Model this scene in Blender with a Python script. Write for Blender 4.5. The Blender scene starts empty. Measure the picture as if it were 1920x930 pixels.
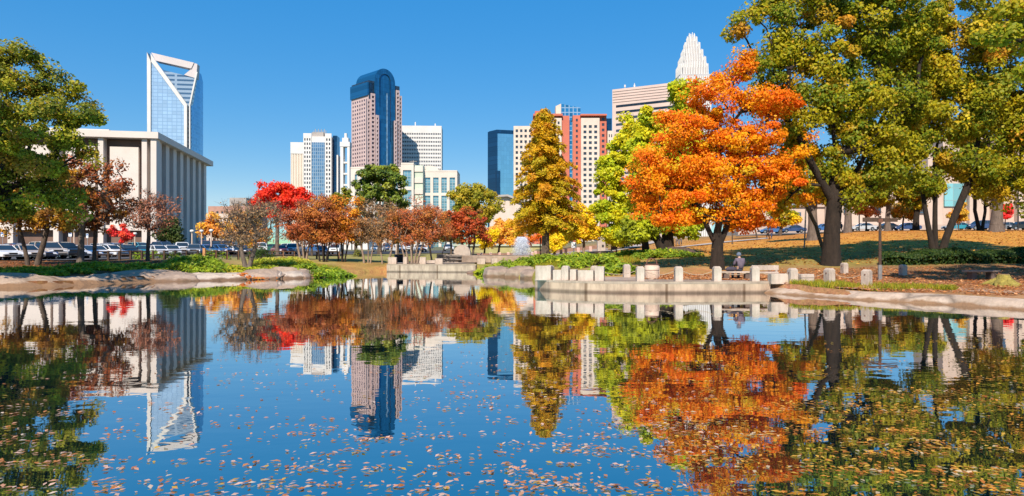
import bpy, math, random
import numpy as np
from mathutils import Vector, Matrix

SC = bpy.context.scene
COL = SC.collection
F, CX, HY, CZ = 1280.0, 960.0, 472.0, 2.2      # focal length and principal point in photograph pixels, eye height
PI = math.pi
SUN = Vector((-0.20, -0.98, 0)).normalized()
ELEV = math.radians(43)

def W(px, py, d): return Vector(((px - CX) / F * d, d, CZ + (HY - py) / F * d))
def S(r, g, b):
    f = lambda c: (c / 255 / 12.92) if c / 255 <= 0.04045 else ((c / 255 + 0.055) / 1.055) ** 2.4
    return (f(r), f(g), f(b))

# ------------------------------------------------------------------ materials
MATS = {}
def nodes_of(name):
    m = bpy.data.materials.new(name); m.use_nodes = True
    nt = m.node_tree; nt.nodes.clear()
    out = nt.nodes.new('ShaderNodeOutputMaterial')
    return m, nt, out
def mat(name, col, rough=0.8, var=0.25, scale=3.0, bump=0.0, metal=0.0, ior=1.45, col2=None, stretch=(1, 1, 1), bscale=None, spec=0.5, fine=0.0):
    if name in MATS: return MATS[name]
    m, nt, out = nodes_of(name); N = nt.nodes.new; L = nt.links.new
    b = N('ShaderNodeBsdfPrincipled'); b.inputs['Roughness'].default_value = rough
    b.inputs['Metallic'].default_value = metal; b.inputs['IOR'].default_value = ior
    b.inputs['Specular IOR Level'].default_value = spec
    L(b.outputs[0], out.inputs[0])
    tc = N('ShaderNodeTexCoord'); mp = N('ShaderNodeMapping'); mp.inputs['Scale'].default_value = stretch
    L(tc.outputs['Object'], mp.inputs[0])
    nz = N('ShaderNodeTexNoise'); nz.inputs['Scale'].default_value = scale; nz.inputs['Detail'].default_value = 6
    nz.inputs['Roughness'].default_value = 0.65
    L(mp.outputs[0], nz.inputs['Vector'])
    rp = N('ShaderNodeValToRGB'); L(nz.outputs[0], rp.inputs[0])
    c2 = col2 if col2 else tuple(c * (1 - var) for c in col)
    c1 = col if col2 else tuple(min(1, c * (1 + var * 0.6)) for c in col)
    rp.color_ramp.elements[0].position = 0.32; rp.color_ramp.elements[1].position = 0.68
    rp.color_ramp.elements[0].color = (*c2, 1); rp.color_ramp.elements[1].color = (*c1, 1)
    L(rp.outputs[0], b.inputs['Base Color'])
    if bump:
        n2 = N('ShaderNodeTexNoise'); n2.inputs['Scale'].default_value = bscale or scale * 4; n2.inputs['Detail'].default_value = 5
        L(mp.outputs[0], n2.inputs['Vector'])
        bp = N('ShaderNodeBump'); bp.inputs['Strength'].default_value = bump; bp.inputs['Distance'].default_value = 0.1
        L(n2.outputs[0], bp.inputs['Height']); L(bp.outputs[0], b.inputs['Normal'])
    MATS[name] = m
    return m
def leafmat(name='leaf', trans=0.35, rough=0.55):
    if name in MATS: return MATS[name]
    m, nt, out = nodes_of(name); N = nt.nodes.new; L = nt.links.new
    at = N('ShaderNodeAttribute'); at.attribute_name = 'col'
    b = N('ShaderNodeBsdfPrincipled'); b.inputs['Roughness'].default_value = rough
    b.inputs['Specular IOR Level'].default_value = 0.25
    t = N('ShaderNodeBsdfTranslucent'); mx = N('ShaderNodeMixShader'); mx.inputs[0].default_value = trans
    L(at.outputs['Color'], b.inputs['Base Color']); L(at.outputs['Color'], t.inputs['Color'])
    L(b.outputs[0], mx.inputs[1]); L(t.outputs[0], mx.inputs[2]); L(mx.outputs[0], out.inputs[0])
    MATS[name] = m
    return m
def glass(name, col, metal=0.35, rough=0.08, grid=None, gcol=(0.5, 0.5, 0.5), var=0.25):
    """facade glass; grid=(cell width, cell height, line share) draws mullions as a brick pattern"""
    if name in MATS: return MATS[name]
    m, nt, out = nodes_of(name); N = nt.nodes.new; L = nt.links.new
    b = N('ShaderNodeBsdfPrincipled'); b.inputs['Metallic'].default_value = metal; b.inputs['Roughness'].default_value = rough
    b.inputs['IOR'].default_value = 1.6
    tc = N('ShaderNodeTexCoord')
    if grid:
        # u runs along the wall whichever way it faces, v is height
        sp = N('ShaderNodeSeparateXYZ'); L(tc.outputs['Object'], sp.inputs[0])
        ad = N('ShaderNodeMath'); ad.operation = 'ADD'; L(sp.outputs[0], ad.inputs[0]); L(sp.outputs[1], ad.inputs[1])
        cb = N('ShaderNodeCombineXYZ'); L(ad.outputs[0], cb.inputs[0]); L(sp.outputs[2], cb.inputs[1])
        br = N('ShaderNodeTexBrick'); br.offset = 0; br.inputs['Scale'].default_value = 1
        br.inputs['Brick Width'].default_value = grid[0]; br.inputs['Row Height'].default_value = grid[1]
        br.inputs['Mortar Size'].default_value = grid[2]; br.inputs['Mortar Smooth'].default_value = 0.05
        br.inputs['Color1'].default_value = (*[c * (1 - var) for c in col], 1)
        br.inputs['Color2'].default_value = (*[min(1, c * (1 + var)) for c in col], 1)
        br.inputs['Mortar'].default_value = (*gcol, 1); br.inputs['Bias'].default_value = 0
        L(cb.outputs[0], br.inputs['Vector']); L(br.outputs['Color'], b.inputs['Base Color'])
    else:
        nz = N('ShaderNodeTexNoise'); nz.inputs['Scale'].default_value = 0.37; nz.inputs['Detail'].default_value = 4; L(tc.outputs['Object'], nz.inputs['Vector'])
        oi = N('ShaderNodeObjectInfo'); ad = N('ShaderNodeMath'); ad.operation = 'MULTIPLY_ADD'; ad.inputs[1].default_value = .7; L(oi.outputs['Random'], ad.inputs[0]); L(nz.outputs[0], ad.inputs[2])
        rp = N('ShaderNodeValToRGB'); rp.color_ramp.elements[0].position = .45; L(ad.outputs[0], rp.inputs[0]); var = max(var, .55)
        rp.color_ramp.elements[0].color = (*[c * (1 - var) for c in col], 1); rp.color_ramp.elements[1].color = (*[min(1, c * (1 + var)) for c in col], 1)
        L(rp.outputs[0], b.inputs['Base Color'])
    L(b.outputs[0], out.inputs[0]); MATS[name] = m
    return m

# ------------------------------------------------------------------ objects
def off_of(o):
    v = Vector((0, 0, 0))
    while o: v = v + o.location; o = o.parent
    return v
def tag(o, label=None, cat=None, group=None, kind=None):
    if label: o['label'] = label
    if cat: o['category'] = cat
    if group: o['group'] = group
    if kind: o['kind'] = kind
    return o
def thing(name, label, cat, loc=(0, 0, 0), group=None):
    o = bpy.data.objects.new(name, None); COL.objects.link(o); o.location = loc; o.empty_display_size = 0.3
    return tag(o, label, cat, group)
def link(name, me, parent=None):
    o = bpy.data.objects.new(name, me); COL.objects.link(o)
    if parent: o.parent = parent
    return o
class MB:
    def __init__(s): s.v = []; s.f = []
    def poly(s, pts):
        i = len(s.v); s.v += [tuple(p) for p in pts]; s.f.append(tuple(range(i, i + len(pts)))); return s
    def prism(s, pts, ext):
        """closed solid: polygon pts swept along ext"""
        ext = Vector(ext); n = len(pts); i = len(s.v)
        pts = [Vector(p) for p in pts]
        s.v += [tuple(p) for p in pts] + [tuple(p + ext) for p in pts]
        s.f.append(tuple(range(i + n - 1, i - 1, -1))); s.f.append(tuple(range(i + n, i + 2 * n)))
        for k in range(n):
            a, b = i + k, i + (k + 1) % n
            s.f.append((a, b, b + n, a + n))
        return s
    def box(s, c, size, rz=0.0, taper=1.0):
        hx, hy, h = size[0] / 2, size[1] / 2, size[2]
        ca, sa = math.cos(rz), math.sin(rz); i = len(s.v)
        for z, t in ((0, 1.0), (h, taper)):
            for x, y in ((-hx, -hy), (hx, -hy), (hx, hy), (-hx, hy)):
                x *= t; y *= t
                s.v.append((c[0] + x * ca - y * sa, c[1] + x * sa + y * ca, c[2] + z))
        s.f += [(i + 3, i + 2, i + 1, i), (i + 4, i + 5, i + 6, i + 7)] + [(i + k, i + (k + 1) % 4, i + 4 + (k + 1) % 4, i + 4 + k) for k in range(4)]
        return s
    def tube(s, path, radii, n=8, cap=True):
        path = [Vector(p) for p in path]; i = len(s.v)
        if not hasattr(radii, '__len__'): radii = [radii] * len(path)
        for k, p in enumerate(path):
            t = (path[min(k + 1, len(path) - 1)] - path[max(k - 1, 0)]).normalized()
            a = t.cross(Vector((0.31, 0.95, 0.05)) if abs(t.y) < 0.9 else Vector((1, 0, 0))).normalized(); b = t.cross(a)
            for q in range(n):
                g = 2 * PI * q / n
                s.v.append(tuple(p + (a * math.cos(g) + b * math.sin(g)) * radii[k]))
        for k in range(len(path) - 1):
            for q in range(n):
                u, w = i + k * n + q, i + k * n + (q + 1) % n
                s.f.append((u, w, w + n, u + n))
        if cap:
            s.f.append(tuple(range(i + n - 1, i - 1, -1))); e = i + (len(path) - 1) * n; s.f.append(tuple(range(e, e + n)))
        return s
    def lathe(s, c, prof, n=16):
        return s.tube([(c[0], c[1], c[2] + z) for r, z in prof], [r for r, z in prof], n)
    def build(s, name, m, parent=None, loc=None, smooth=False, world=True):
        off = off_of(parent) if (parent and world) else Vector((0, 0, 0))
        if loc is not None: off = Vector(loc)
        me = bpy.data.meshes.new(name)
        me.from_pydata([(x - off.x, y - off.y, z - off.z) for x, y, z in s.v], [], s.f)
        me.materials.append(m)
        if smooth: me.polygons.foreach_set('use_smooth', [True] * len(me.polygons))
        me.update()
        o = link(name, me, parent)
        if loc is not None: o.location = loc
        return o
def bevel(o, w=0.02, seg=2):
    b = o.modifiers.new('bevel', 'BEVEL'); b.width = w; b.segments = seg; b.limit_method = 'ANGLE'; b.angle_limit = 0.6
    return o
def dup(root, loc, rz=0.0, label=None, group=None, scale=None):
    r = root.copy(); COL.objects.link(r); r.location = loc; r.rotation_euler = (0, 0, rz)
    if scale: r.scale = scale if hasattr(scale, '__len__') else (scale,) * 3
    if label: r['label'] = label
    if group: r['group'] = group
    def rec(a, b):
        for ch in list(a.children):
            c = ch.copy(); COL.objects.link(c); c.parent = b; rec(ch, c)
    rec(root, r)
    return r
def np_mesh(name, V, Fc, m, cols=None, smooth=False):
    """V (n,3) array, Fc (k,4) array of quads"""
    me = bpy.data.meshes.new(name); k = len(Fc); w = Fc.shape[1]
    me.vertices.add(len(V)); me.vertices.foreach_set('co', np.ascontiguousarray(V, dtype=np.float32).ravel())
    me.loops.add(k * w); me.loops.foreach_set('vertex_index', np.ascontiguousarray(Fc, dtype=np.int32).ravel())
    me.polygons.add(k); me.polygons.foreach_set('loop_start', np.arange(0, k * w, w, dtype=np.int32))
    if smooth: me.polygons.foreach_set('use_smooth', np.ones(k, dtype=bool))
    me.materials.append(m); me.update(calc_edges=True)
    if cols is not None:
        a = me.color_attributes.new('col', 'FLOAT_COLOR', 'POINT')
        c4 = np.ones((len(V), 4), dtype=np.float32); c4[:, :3] = cols
        a.data.foreach_set('color', c4.ravel())
    me.validate()
    return me

# ------------------------------------------------------------------ terrain
def wl(px, py):                        # a point on the waterline
    d = CZ * F / (py - HY); return ((px - CX) / F * d, d)
SHORE_L = [wl(0, 540), wl(100, 537), wl(200, 532.5), wl(330, 527), wl(440, 524), wl(560, 521.5), wl(645, 517), wl(652, 513), wl(690, 511)]
WALL_FAR = [wl(725, 509.6), wl(780, 510), wl(840, 510.4), wl(893, 510.6)]
SHORE_M = [wl(897, 512), wl(925, 516), wl(960, 520), wl(998, 524), wl(1000, 533)]
WALL_R = [(-0.0 + wl(1003, 542.6)[0], wl(1003, 542.6)[1]), wl(1030, 545.2), wl(1080, 547.6), wl(1150, 549.2), wl(1250, 549.8), wl(1350, 549.6), wl(1445, 549)]
SHORE_R = [wl(1520, 556), wl(1600, 562), wl(1750, 570), wl(1920, 582)]
POND = SHORE_L + WALL_FAR + SHORE_M + WALL_R + SHORE_R + [(26, 20), (27, 13), (20, 7), (10, 4.6), (-10, 4.2), (-26, 6), (-38, 16), (-40, 28), (-36, 37)]
PA = np.array(POND); PB = np.roll(PA, -1, axis=0)
def pond_sd(x, y):
    """signed distance to the waterline, positive on land"""
    x = np.atleast_1d(np.asarray(x, float)); y = np.atleast_1d(np.asarray(y, float))
    best = np.full(x.shape, 1e9); inside = np.zeros(x.shape, bool)
    for a, b in zip(PA, PB):
        dx, dy = b - a; t = np.clip(((x - a[0]) * dx + (y - a[1]) * dy) / (dx * dx + dy * dy), 0, 1)
        best = np.minimum(best, np.hypot(x - a[0] - t * dx, y - a[1] - t * dy))
        c = ((a[1] > y) != (b[1] > y)) & (x < (b[0] - a[0]) * (y - a[1]) / (b[1] - a[1] + 1e-12) + a[0])
        inside ^= c
    return np.where(inside, -best, best)
COLS = [
 (-500, [(20, .3), (34, .3), (43, .9), (50, 1.1), (60, 1.3), (100, 1.5), (130, 2.2), (145, 3.6), (250, 5)]),
 (0,    [(40, .15), (44, .45), (48, .68), (55, 1.02), (62, 1.33), (100, 1.5), (130, 2.2), (145, 3.6), (250, 5)]),
 (200,  [(46, .15), (49, .5), (52, .75), (58, 1.05), (65, 1.33), (100, 1.5), (130, 2.2), (145, 3.6), (250, 5)]),
 (400,  [(52.5, .1), (54.5, .35), (57, .65), (61, 1.05), (66, 1.4), (100, 1.7), (120, 2.3), (150, 3.2), (250, 5)]),
 (560,  [(56, .1), (58, .35), (61, .65), (66, 1.0), (75, 1.28), (100, 1.5), (120, 1.75), (150, 2.4), (250, 4)]),
 (660,  [(70, .05), (74, .5), (80, 1.1), (90, 1.35), (120, 1.7), (150, 2.2), (250, 4)]),
 (722,  [(74, .1), (78, .7), (85, 1.05), (95, 1.3), (120, 1.8), (150, 2.2), (250, 4)]),
 (726,  [(74, .81), (85, .88), (95, 1.3), (120, 1.8), (150, 2.2), (250, 4)]),
 (893,  [(73, .81), (85, .88), (95, 1.35), (120, 2), (150, 2.5), (250, 4)]),
 (905,  [(69, .1), (72, .5), (78, .85), (85, 1.25), (100, 1.4), (130, 2.0), (150, 2.5), (250, 4)]),
 (998,  [(54, .1), (57, .45), (63, 1.0), (70, 1.2), (85, 1.3), (100, 1.5), (130, 2.2), (250, 4)]),
 (1004, [(39, .57), (46, .57), (52, .65), (60, 1.05), (70, 1.25), (85, 1.45), (100, 1.7), (130, 2.8), (250, 5)]),
 (1130, [(36.3, .57), (41, .6), (45, .8), (52, 1.2), (60, 1.55), (75, 1.9), (90, 2.3), (110, 3.2), (130, 4.2), (250, 6)]),
 (1300, [(36, .57), (40.5, .6), (45, 1.1), (52, 1.5), (60, 1.85), (75, 2.5), (90, 3.0), (110, 3.9), (130, 5), (250, 6.5)]),
 (1450, [(36.4, .5), (40.5, .62), (46, 1.15), (55, 1.75), (70, 2.6), (90, 3.5), (109, 4.3), (130, 5.6), (250, 6.5)]),
 (1600, [(31.3, .15), (32.5, .33), (35, .5), (40, .8), (48, 1.28), (55, 1.9), (70, 3.0), (90, 4.3), (115, 5.6), (130, 6.1), (250, 7)]),
 (1750, [(28.7, .15), (30, .33), (34, .5), (40, .85), (46, 1.3), (52, 2.0), (70, 3.4), (95, 5.0), (115, 5.9), (130, 6.1), (250, 7)]),
 (1920, [(25.6, .15), (27, .33), (31, .45), (38, .8), (46, 1.35), (52, 2.0), (70, 3.4), (95, 5.0), (115, 5.9), (130, 6.1), (250, 7)]),
 (2600, [(18, .15), (22, .33), (31, .6), (38, .9), (46, 1.35), (52, 2.0), (70, 3.4), (95, 5.0), (115, 5.9), (130, 6.1), (250, 7)]),
]
CPX = np.array([c[0] for c in COLS], float)
def land_z(x, y):
    x = np.atleast_1d(np.asarray(x, float)); y = np.atleast_1d(np.asarray(y, float))
    r = np.hypot(x, y); d = np.maximum(y, 0.5 * r); d = np.maximum(d, 0.5)
    px = np.clip(CX + F * np.where(y > 0.3 * r, x / np.maximum(y, 0.01), np.sign(x) * 3), CPX[0], CPX[-1])
    tab = np.stack([np.interp(np.log(d), np.log([p[0] for p in c[1]]), [p[1] for p in c[1]]) for c in COLS])
    i = np.clip(np.searchsorted(CPX, px) - 1, 0, len(CPX) - 2); t = (px - CPX[i]) / (CPX[i + 1] - CPX[i])
    k = np.arange(len(px)); z = tab[i, k] * (1 - t) + tab[i + 1, k] * t
    near = np.clip((16 - y) / 4, 0, 1)
    return z * (1 - near) + 0.5 * near
def ground_z(x, y):
    z = land_z(x, y); w = np.clip((pond_sd(x, y) - 0.02) / 0.42, 0, 1); w = w * w * (3 - 2 * w)
    return -1.0 * (1 - w) + z * w
def gz(x, y): return float(ground_z(x, y)[0])
def G(px, d, dz=0.0):
    x = (px - CX) / F * d; return Vector((x, d, float(land_z(x, d)[0]) + dz))
# ------------------------------------------------------------------ ground sheet
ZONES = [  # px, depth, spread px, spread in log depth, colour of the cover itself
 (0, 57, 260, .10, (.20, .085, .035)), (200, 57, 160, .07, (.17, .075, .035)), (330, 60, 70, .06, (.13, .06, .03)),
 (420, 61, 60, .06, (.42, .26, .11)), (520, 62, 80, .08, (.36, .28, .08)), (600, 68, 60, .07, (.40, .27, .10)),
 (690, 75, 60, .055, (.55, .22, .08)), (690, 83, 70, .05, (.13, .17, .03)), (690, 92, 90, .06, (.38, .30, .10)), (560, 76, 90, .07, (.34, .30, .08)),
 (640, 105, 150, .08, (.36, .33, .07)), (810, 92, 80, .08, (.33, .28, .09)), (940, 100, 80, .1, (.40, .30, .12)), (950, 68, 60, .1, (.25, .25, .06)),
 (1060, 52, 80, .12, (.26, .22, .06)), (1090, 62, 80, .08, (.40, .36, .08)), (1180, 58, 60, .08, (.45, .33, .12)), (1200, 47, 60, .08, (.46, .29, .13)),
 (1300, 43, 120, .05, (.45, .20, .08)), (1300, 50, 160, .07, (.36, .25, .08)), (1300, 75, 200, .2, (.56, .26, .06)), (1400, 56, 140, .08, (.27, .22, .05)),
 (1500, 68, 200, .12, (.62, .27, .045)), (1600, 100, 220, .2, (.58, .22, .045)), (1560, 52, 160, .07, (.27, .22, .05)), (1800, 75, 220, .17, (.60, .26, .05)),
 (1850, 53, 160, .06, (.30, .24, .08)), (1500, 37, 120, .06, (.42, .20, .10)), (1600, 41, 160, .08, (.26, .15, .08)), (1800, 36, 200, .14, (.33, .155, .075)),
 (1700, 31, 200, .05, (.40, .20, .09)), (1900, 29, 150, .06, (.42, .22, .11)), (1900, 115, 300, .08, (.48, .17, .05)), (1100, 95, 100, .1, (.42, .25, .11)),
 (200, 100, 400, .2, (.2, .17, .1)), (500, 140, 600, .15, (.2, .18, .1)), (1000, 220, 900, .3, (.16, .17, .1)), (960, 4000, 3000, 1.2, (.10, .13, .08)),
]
def make_ground():
    th = np.radians(np.concatenate([np.linspace(-180, -62, 40, endpoint=False), np.linspace(-62, 62, 420, endpoint=False), np.linspace(62, 180, 40, endpoint=False)]))
    r = np.concatenate([[0.3, 1.5, 2.5], np.geomspace(3.5, 20, 30, endpoint=False), np.geomspace(20, 140, 260, endpoint=False), np.geomspace(140, 6000, 40)])
    T, R = np.meshgrid(th, r)
    X = (R * np.sin(T)).ravel(); Y = (R * np.cos(T)).ravel()
    Z = ground_z(X, Y)
    rng = np.random.default_rng(5)
    sd = pond_sd(X, Y)
    Z += np.where(sd > 0.4, 0.05 * np.sin(X * 0.9 + 1.3 * np.sin(Y * 0.31)) * np.sin(Y * 0.53), 0)
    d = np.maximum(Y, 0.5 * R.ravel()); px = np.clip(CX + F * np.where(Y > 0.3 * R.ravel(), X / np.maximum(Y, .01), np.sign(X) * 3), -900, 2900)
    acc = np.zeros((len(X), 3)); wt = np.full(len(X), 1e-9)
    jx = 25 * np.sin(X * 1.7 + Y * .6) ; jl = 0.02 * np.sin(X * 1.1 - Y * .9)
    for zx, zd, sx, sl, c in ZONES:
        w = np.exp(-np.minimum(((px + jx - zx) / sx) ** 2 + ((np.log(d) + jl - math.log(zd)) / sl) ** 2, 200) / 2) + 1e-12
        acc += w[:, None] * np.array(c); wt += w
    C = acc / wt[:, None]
    C[(Y < 16) & (sd > 0)] = (.12, .14, .04)
    C[sd < 0.05] = (.14, .10, .05)
    n, m = len(r), len(th)
    i = np.arange(n - 1)[:, None] * m; j = np.arange(m)[None, :]; j2 = (j + 1) % m
    Q = np.stack([i + j, i + j2, i + m + j2, i + m + j], -1).reshape(-1, 4)[:, ::-1]
    gm, nt, out = nodes_of('ground_cover'); N = nt.nodes.new; L = nt.links.new
    at = N('ShaderNodeAttribute'); at.attribute_name = 'col'
    b = N('ShaderNodeBsdfPrincipled'); b.inputs['Roughness'].default_value = .95; b.inputs['Specular IOR Level'].default_value = .1
    tc = N('ShaderNodeTexCoord')
    def noise(s, det, lo, hi):
        nz = N('ShaderNodeTexNoise'); nz.inputs['Scale'].default_value = s; nz.inputs['Detail'].default_value = det; nz.inputs['Roughness'].default_value = .7
        L(tc.outputs['Object'], nz.inputs['Vector'])
        mr = N('ShaderNodeMapRange'); mr.inputs[1].default_value = .3; mr.inputs[2].default_value = .7; mr.inputs[3].default_value = lo; mr.inputs[4].default_value = hi
        L(nz.outputs[0], mr.inputs[0]); return nz, mr
    n1, m1 = noise(.35, 4, .72, 1.2); n2, m2 = noise(5, 6, .62, 1.3); n3, m3 = noise(1.6, 3, 0, 1)
    mu = N('ShaderNodeMath'); mu.operation = 'MULTIPLY'; L(m1.outputs[0], mu.inputs[0]); L(m2.outputs[0], mu.inputs[1])
    v = N('ShaderNodeVectorMath'); v.operation = 'SCALE'; L(at.outputs['Color'], v.inputs[0]); L(mu.outputs[0], v.inputs['Scale'])
    hs = N('ShaderNodeHueSaturation'); L(v.outputs[0], hs.inputs['Color'])
    mr = N('ShaderNodeMapRange'); mr.inputs[3].default_value = .485; mr.inputs[4].default_value = .525; L(m3.outputs[0], mr.inputs[0]); L(mr.outputs[0], hs.inputs['Hue'])
    L(hs.outputs[0], b.inputs['Base Color'])
    bp = N('ShaderNodeBump'); bp.inputs['Strength'].default_value = .5; bp.inputs['Distance'].default_value = .12; L(n2.outputs[0], bp.inputs['Height']); L(bp.outputs[0], b.inputs['Normal'])
    L(b.outputs[0], out.inputs[0])
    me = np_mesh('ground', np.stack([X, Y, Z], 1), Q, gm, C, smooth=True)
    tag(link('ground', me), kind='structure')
make_ground()

def sheet(name, m, px0, px1, d0, d1, dz, kind='structure', nx=60, nd=24):
    """a paved sheet lying dz above the land; d0, d1 may be functions of px"""
    P = np.linspace(px0, px1, nx); V = []
    for t in np.linspace(0, 1, nd):
        for p in P:
            a = d0(p) if callable(d0) else d0; b = d1(p) if callable(d1) else d1
            d = a * (b / a) ** t; x = (p - CX) / F * d
            V.append((x, d, 0))
    V = np.array(V); V[:, 2] = land_z(V[:, 0], V[:, 1]) + dz
    i = np.arange(nd - 1)[:, None] * nx; j = np.arange(nx - 1)[None, :]
    Q = np.stack([i + j, i + j + 1, i + nx + j + 1, i + nx + j], -1).reshape(-1, 4)
    o = link(name, np_mesh(name, V, Q, m, smooth=True)); tag(o, kind=kind); return o
def I(*pts):
    xs = [p[0] for p in pts]; ys = [p[1] for p in pts]
    return lambda p: float(np.interp(p, xs, ys))
M_asph = mat('asphalt', (.075, .072, .072), .9, .3, .8, .3)
M_conc = mat('concrete', (.40, .33, .27), .9, .28, 1.4, .25, col2=(.28, .225, .18))
M_concl = mat('concrete_light', (.50, .42, .35), .9, .25, 2.0, .2, col2=(.37, .30, .25))
M_pave = mat('paving', (.38, .29, .22), .9, .3, 1.0, .2)
sheet('parking_lot', M_asph, -260, 640, I((-260, 64), (120, 64.5), (240, 72), (380, 78), (520, 100), (640, 108)), I((-260, 140), (640, 150)), .09, nx=120, nd=60)
sheet('parking_aisle', M_asph, 640, 860, I((640, 118), (860, 118)), 152, .09)
sheet('road', M_asph, 1380, 2500, I((1380, 127), (1500, 124), (2500, 119)), I((1380, 139), (2500, 131)), .08, nx=90)
sheet('pavement', M_pave, 1380, 2500, I((1380, 124.2), (1500, 121.2), (2500, 116.5)), I((1380, 126.6), (1500, 123.6), (2500, 118.6)), .10, nx=90, nd=6)
sheet('far_plaza', M_pave, 880, 1140, I((880, 86), (1140, 82)), I((880, 98), (1140, 96)), .10)
sheet('stage_paving', M_conc, 728, 890, 76.2, 83.5, .06)
sheet('waterside_paving', M_pave, 1010, 1450, I((1010, 40.6), (1040, 38.4), (1080, 37.6), (1150, 37.1), (1250, 36.9), (1450, 37.0)), I((1010, 41), (1040, 40.5), (1130, 41.4), (1450, 41.2)), .05, nx=80, nd=8)
# the pale path climbing the lawn, and its upper branch
sheet('path', M_concl, 1085, 1262, I((1085, 77), (1150, 83), (1200, 96), (1262, 122)), I((1085, 82), (1150, 90), (1200, 106), (1262, 136)), .10)
sheet('path_branch', M_concl, 1215, 1440, I((1215, 75), (1290, 84), (1440, 106)), I((1215, 78), (1290, 88.5), (1440, 112)), .10)
sheet('dirt_path', mat('trodden_dirt', (.40, .25, .16), .95, .3, 2, .3), 1560, 2500, I((1560, 33.5), (1750, 31.6), (1920, 29.0), (2500, 22)), I((1560, 35), (1750, 33.2), (1920, 30.4), (2500, 24)), .035)

# ------------------------------------------------------------------ water
def make_water():
    m, nt, out = nodes_of('pond_water'); N = nt.nodes.new; L = nt.links.new
    tc = N('ShaderNodeTexCoord')
    def wave(sx, sy, det, seed):
        mp = N('ShaderNodeMapping'); mp.inputs['Scale'].default_value = (sx, sy, 1); mp.inputs['Location'].default_value = (seed, seed * .7, 0)
        L(tc.outputs['Object'], mp.inputs[0])
        nz = N('ShaderNodeTexNoise'); nz.inputs['Scale'].default_value = 1; nz.inputs['Detail'].default_value = det; nz.inputs['Roughness'].default_value = .5
        L(mp.outputs[0], nz.inputs['Vector']); return nz
    a, b = wave(.55, 1.0, 2, 3), wave(2.0, 3.6, 2, 9)
    m1 = N('ShaderNodeMath'); m1.operation = 'MULTIPLY_ADD'; m1.inputs[1].default_value = .28
    L(b.outputs[0], m1.inputs[0]); L(a.outputs[0], m1.inputs[2])
    bp = N('ShaderNodeBump'); bp.inputs['Distance'].default_value = WAVE
    bz = wave(.06, .16, 3, 21); br = N('ShaderNodeMapRange'); br.inputs[1].default_value = .38; br.inputs[2].default_value = .66; br.inputs[3].default_value = .35; br.inputs[4].default_value = 1.0; L(bz.outputs[0], br.inputs[0]); L(br.outputs[0], bp.inputs['Strength'])
    L(m1.outputs[0], bp.inputs['Height'])
    fr = N('ShaderNodeFresnel'); fr.inputs['IOR'].default_value = WIOR; L(bp.outputs[0], fr.inputs['Normal'])
    gl = N('ShaderNodeBsdfGlossy'); gl.inputs['Roughness'].default_value = .012; cr = N('ShaderNodeValToRGB'); cr.color_ramp.elements[0].position = .48; cr.color_ramp.elements[1].position = .86; cr.color_ramp.elements[0].color = (.24, 1, .93, 1); e_ = cr.color_ramp.elements.new(.69); e_.color = (.66, 1, 1, 1); cr.color_ramp.elements[1].color = (1, .97, .94, 1); pw = N('ShaderNodeMath'); pw.operation = 'POWER'; pw.inputs[1].default_value = .35; L(fr.outputs[0], pw.inputs[0]); L(pw.outputs[0], cr.inputs[0]); L(cr.outputs[0], gl.inputs['Color']); L(bp.outputs[0], gl.inputs['Normal'])
    df = N('ShaderNodeBsdfDiffuse'); df.inputs['Color'].default_value = WBODY
    mx = N('ShaderNodeMixShader'); L(pw.outputs[0], mx.inputs[0]); L(df.outputs[0], mx.inputs[1]); L(gl.outputs[0], mx.inputs[2])
    L(mx.outputs[0], out.inputs[0])
    c = PA.mean(0); pts = [(p[0] + (p[0] - c[0]) / max(1, np.hypot(*(p - c))) * .8, p[1] + (p[1] - c[1]) / max(1, np.hypot(*(p - c))) * .8, 0) for p in PA]
    mb = MB(); mb.poly(pts[::-1]); o = mb.build('water', m); tag(o, kind='structure')
WAVE, WIOR, WBODY = .0052, 1.9, (.0, .012, .018, 1)
make_water()

# ------------------------------------------------------------------ world, sun, camera
def make_world():
    w = bpy.data.worlds.new('World'); SC.world = w; w.use_nodes = True
    nt = w.node_tree; nt.nodes.clear(); N = nt.nodes.new; L = nt.links.new
    sky = N('ShaderNodeTexSky'); sky.sky_type = 'NISHITA'; sky.sun_disc = False
    sky.sun_elevation = ELEV; sky.sun_rotation = math.atan2(SUN.x, SUN.y)
    sky.altitude = 200; sky.air_density = 1.0; sky.dust_density = 0; sky.ozone_density = 8
    h0 = N('ShaderNodeHueSaturation'); h0.inputs['Value'].default_value = .125
    sp = N('ShaderNodeSeparateColor'); sp.mode = 'HSV'; cb = N('ShaderNodeCombineColor'); cb.mode = 'HSV'
    pv = N('ShaderNodeMath'); pv.operation = 'POWER'; pv.inputs[1].default_value = .32
    mv = N('ShaderNodeMath'); mv.operation = 'MULTIPLY'; mv.inputs[1].default_value = .66 * 8
    ms = N('ShaderNodeMapRange'); ms.inputs[1].default_value = .5; ms.inputs[2].default_value = .8; ms.inputs[3].default_value = .44; ms.inputs[4].default_value = .985
    h0.inputs['Hue'].default_value = .491; L(h0.outputs[0], sp.inputs[0]); L(sp.outputs[0], cb.inputs[0]); L(sp.outputs[1], ms.inputs[0]); L(ms.outputs[0], cb.inputs[1]); L(sp.outputs[2], pv.inputs[0]); L(pv.outputs[0], mv.inputs[0]); L(mv.outputs[0], cb.inputs[2])
    bg = N('ShaderNodeBackground'); bg.inputs['Strength'].default_value = .125
    out = N('ShaderNodeOutputWorld')
    L(sky.outputs[0], h0.inputs['Color']); L(cb.outputs[0], bg.inputs['Color']); L(bg.outputs[0], out.inputs[0])
make_world()
sl = bpy.data.lights.new('sun', 'SUN'); sl.energy = 5.0; sl.angle = math.radians(.5); sl.color = (1, .89, .75)
so = bpy.data.objects.new('sun', sl); COL.objects.link(so); so.location = (0, -40, 60)
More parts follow.
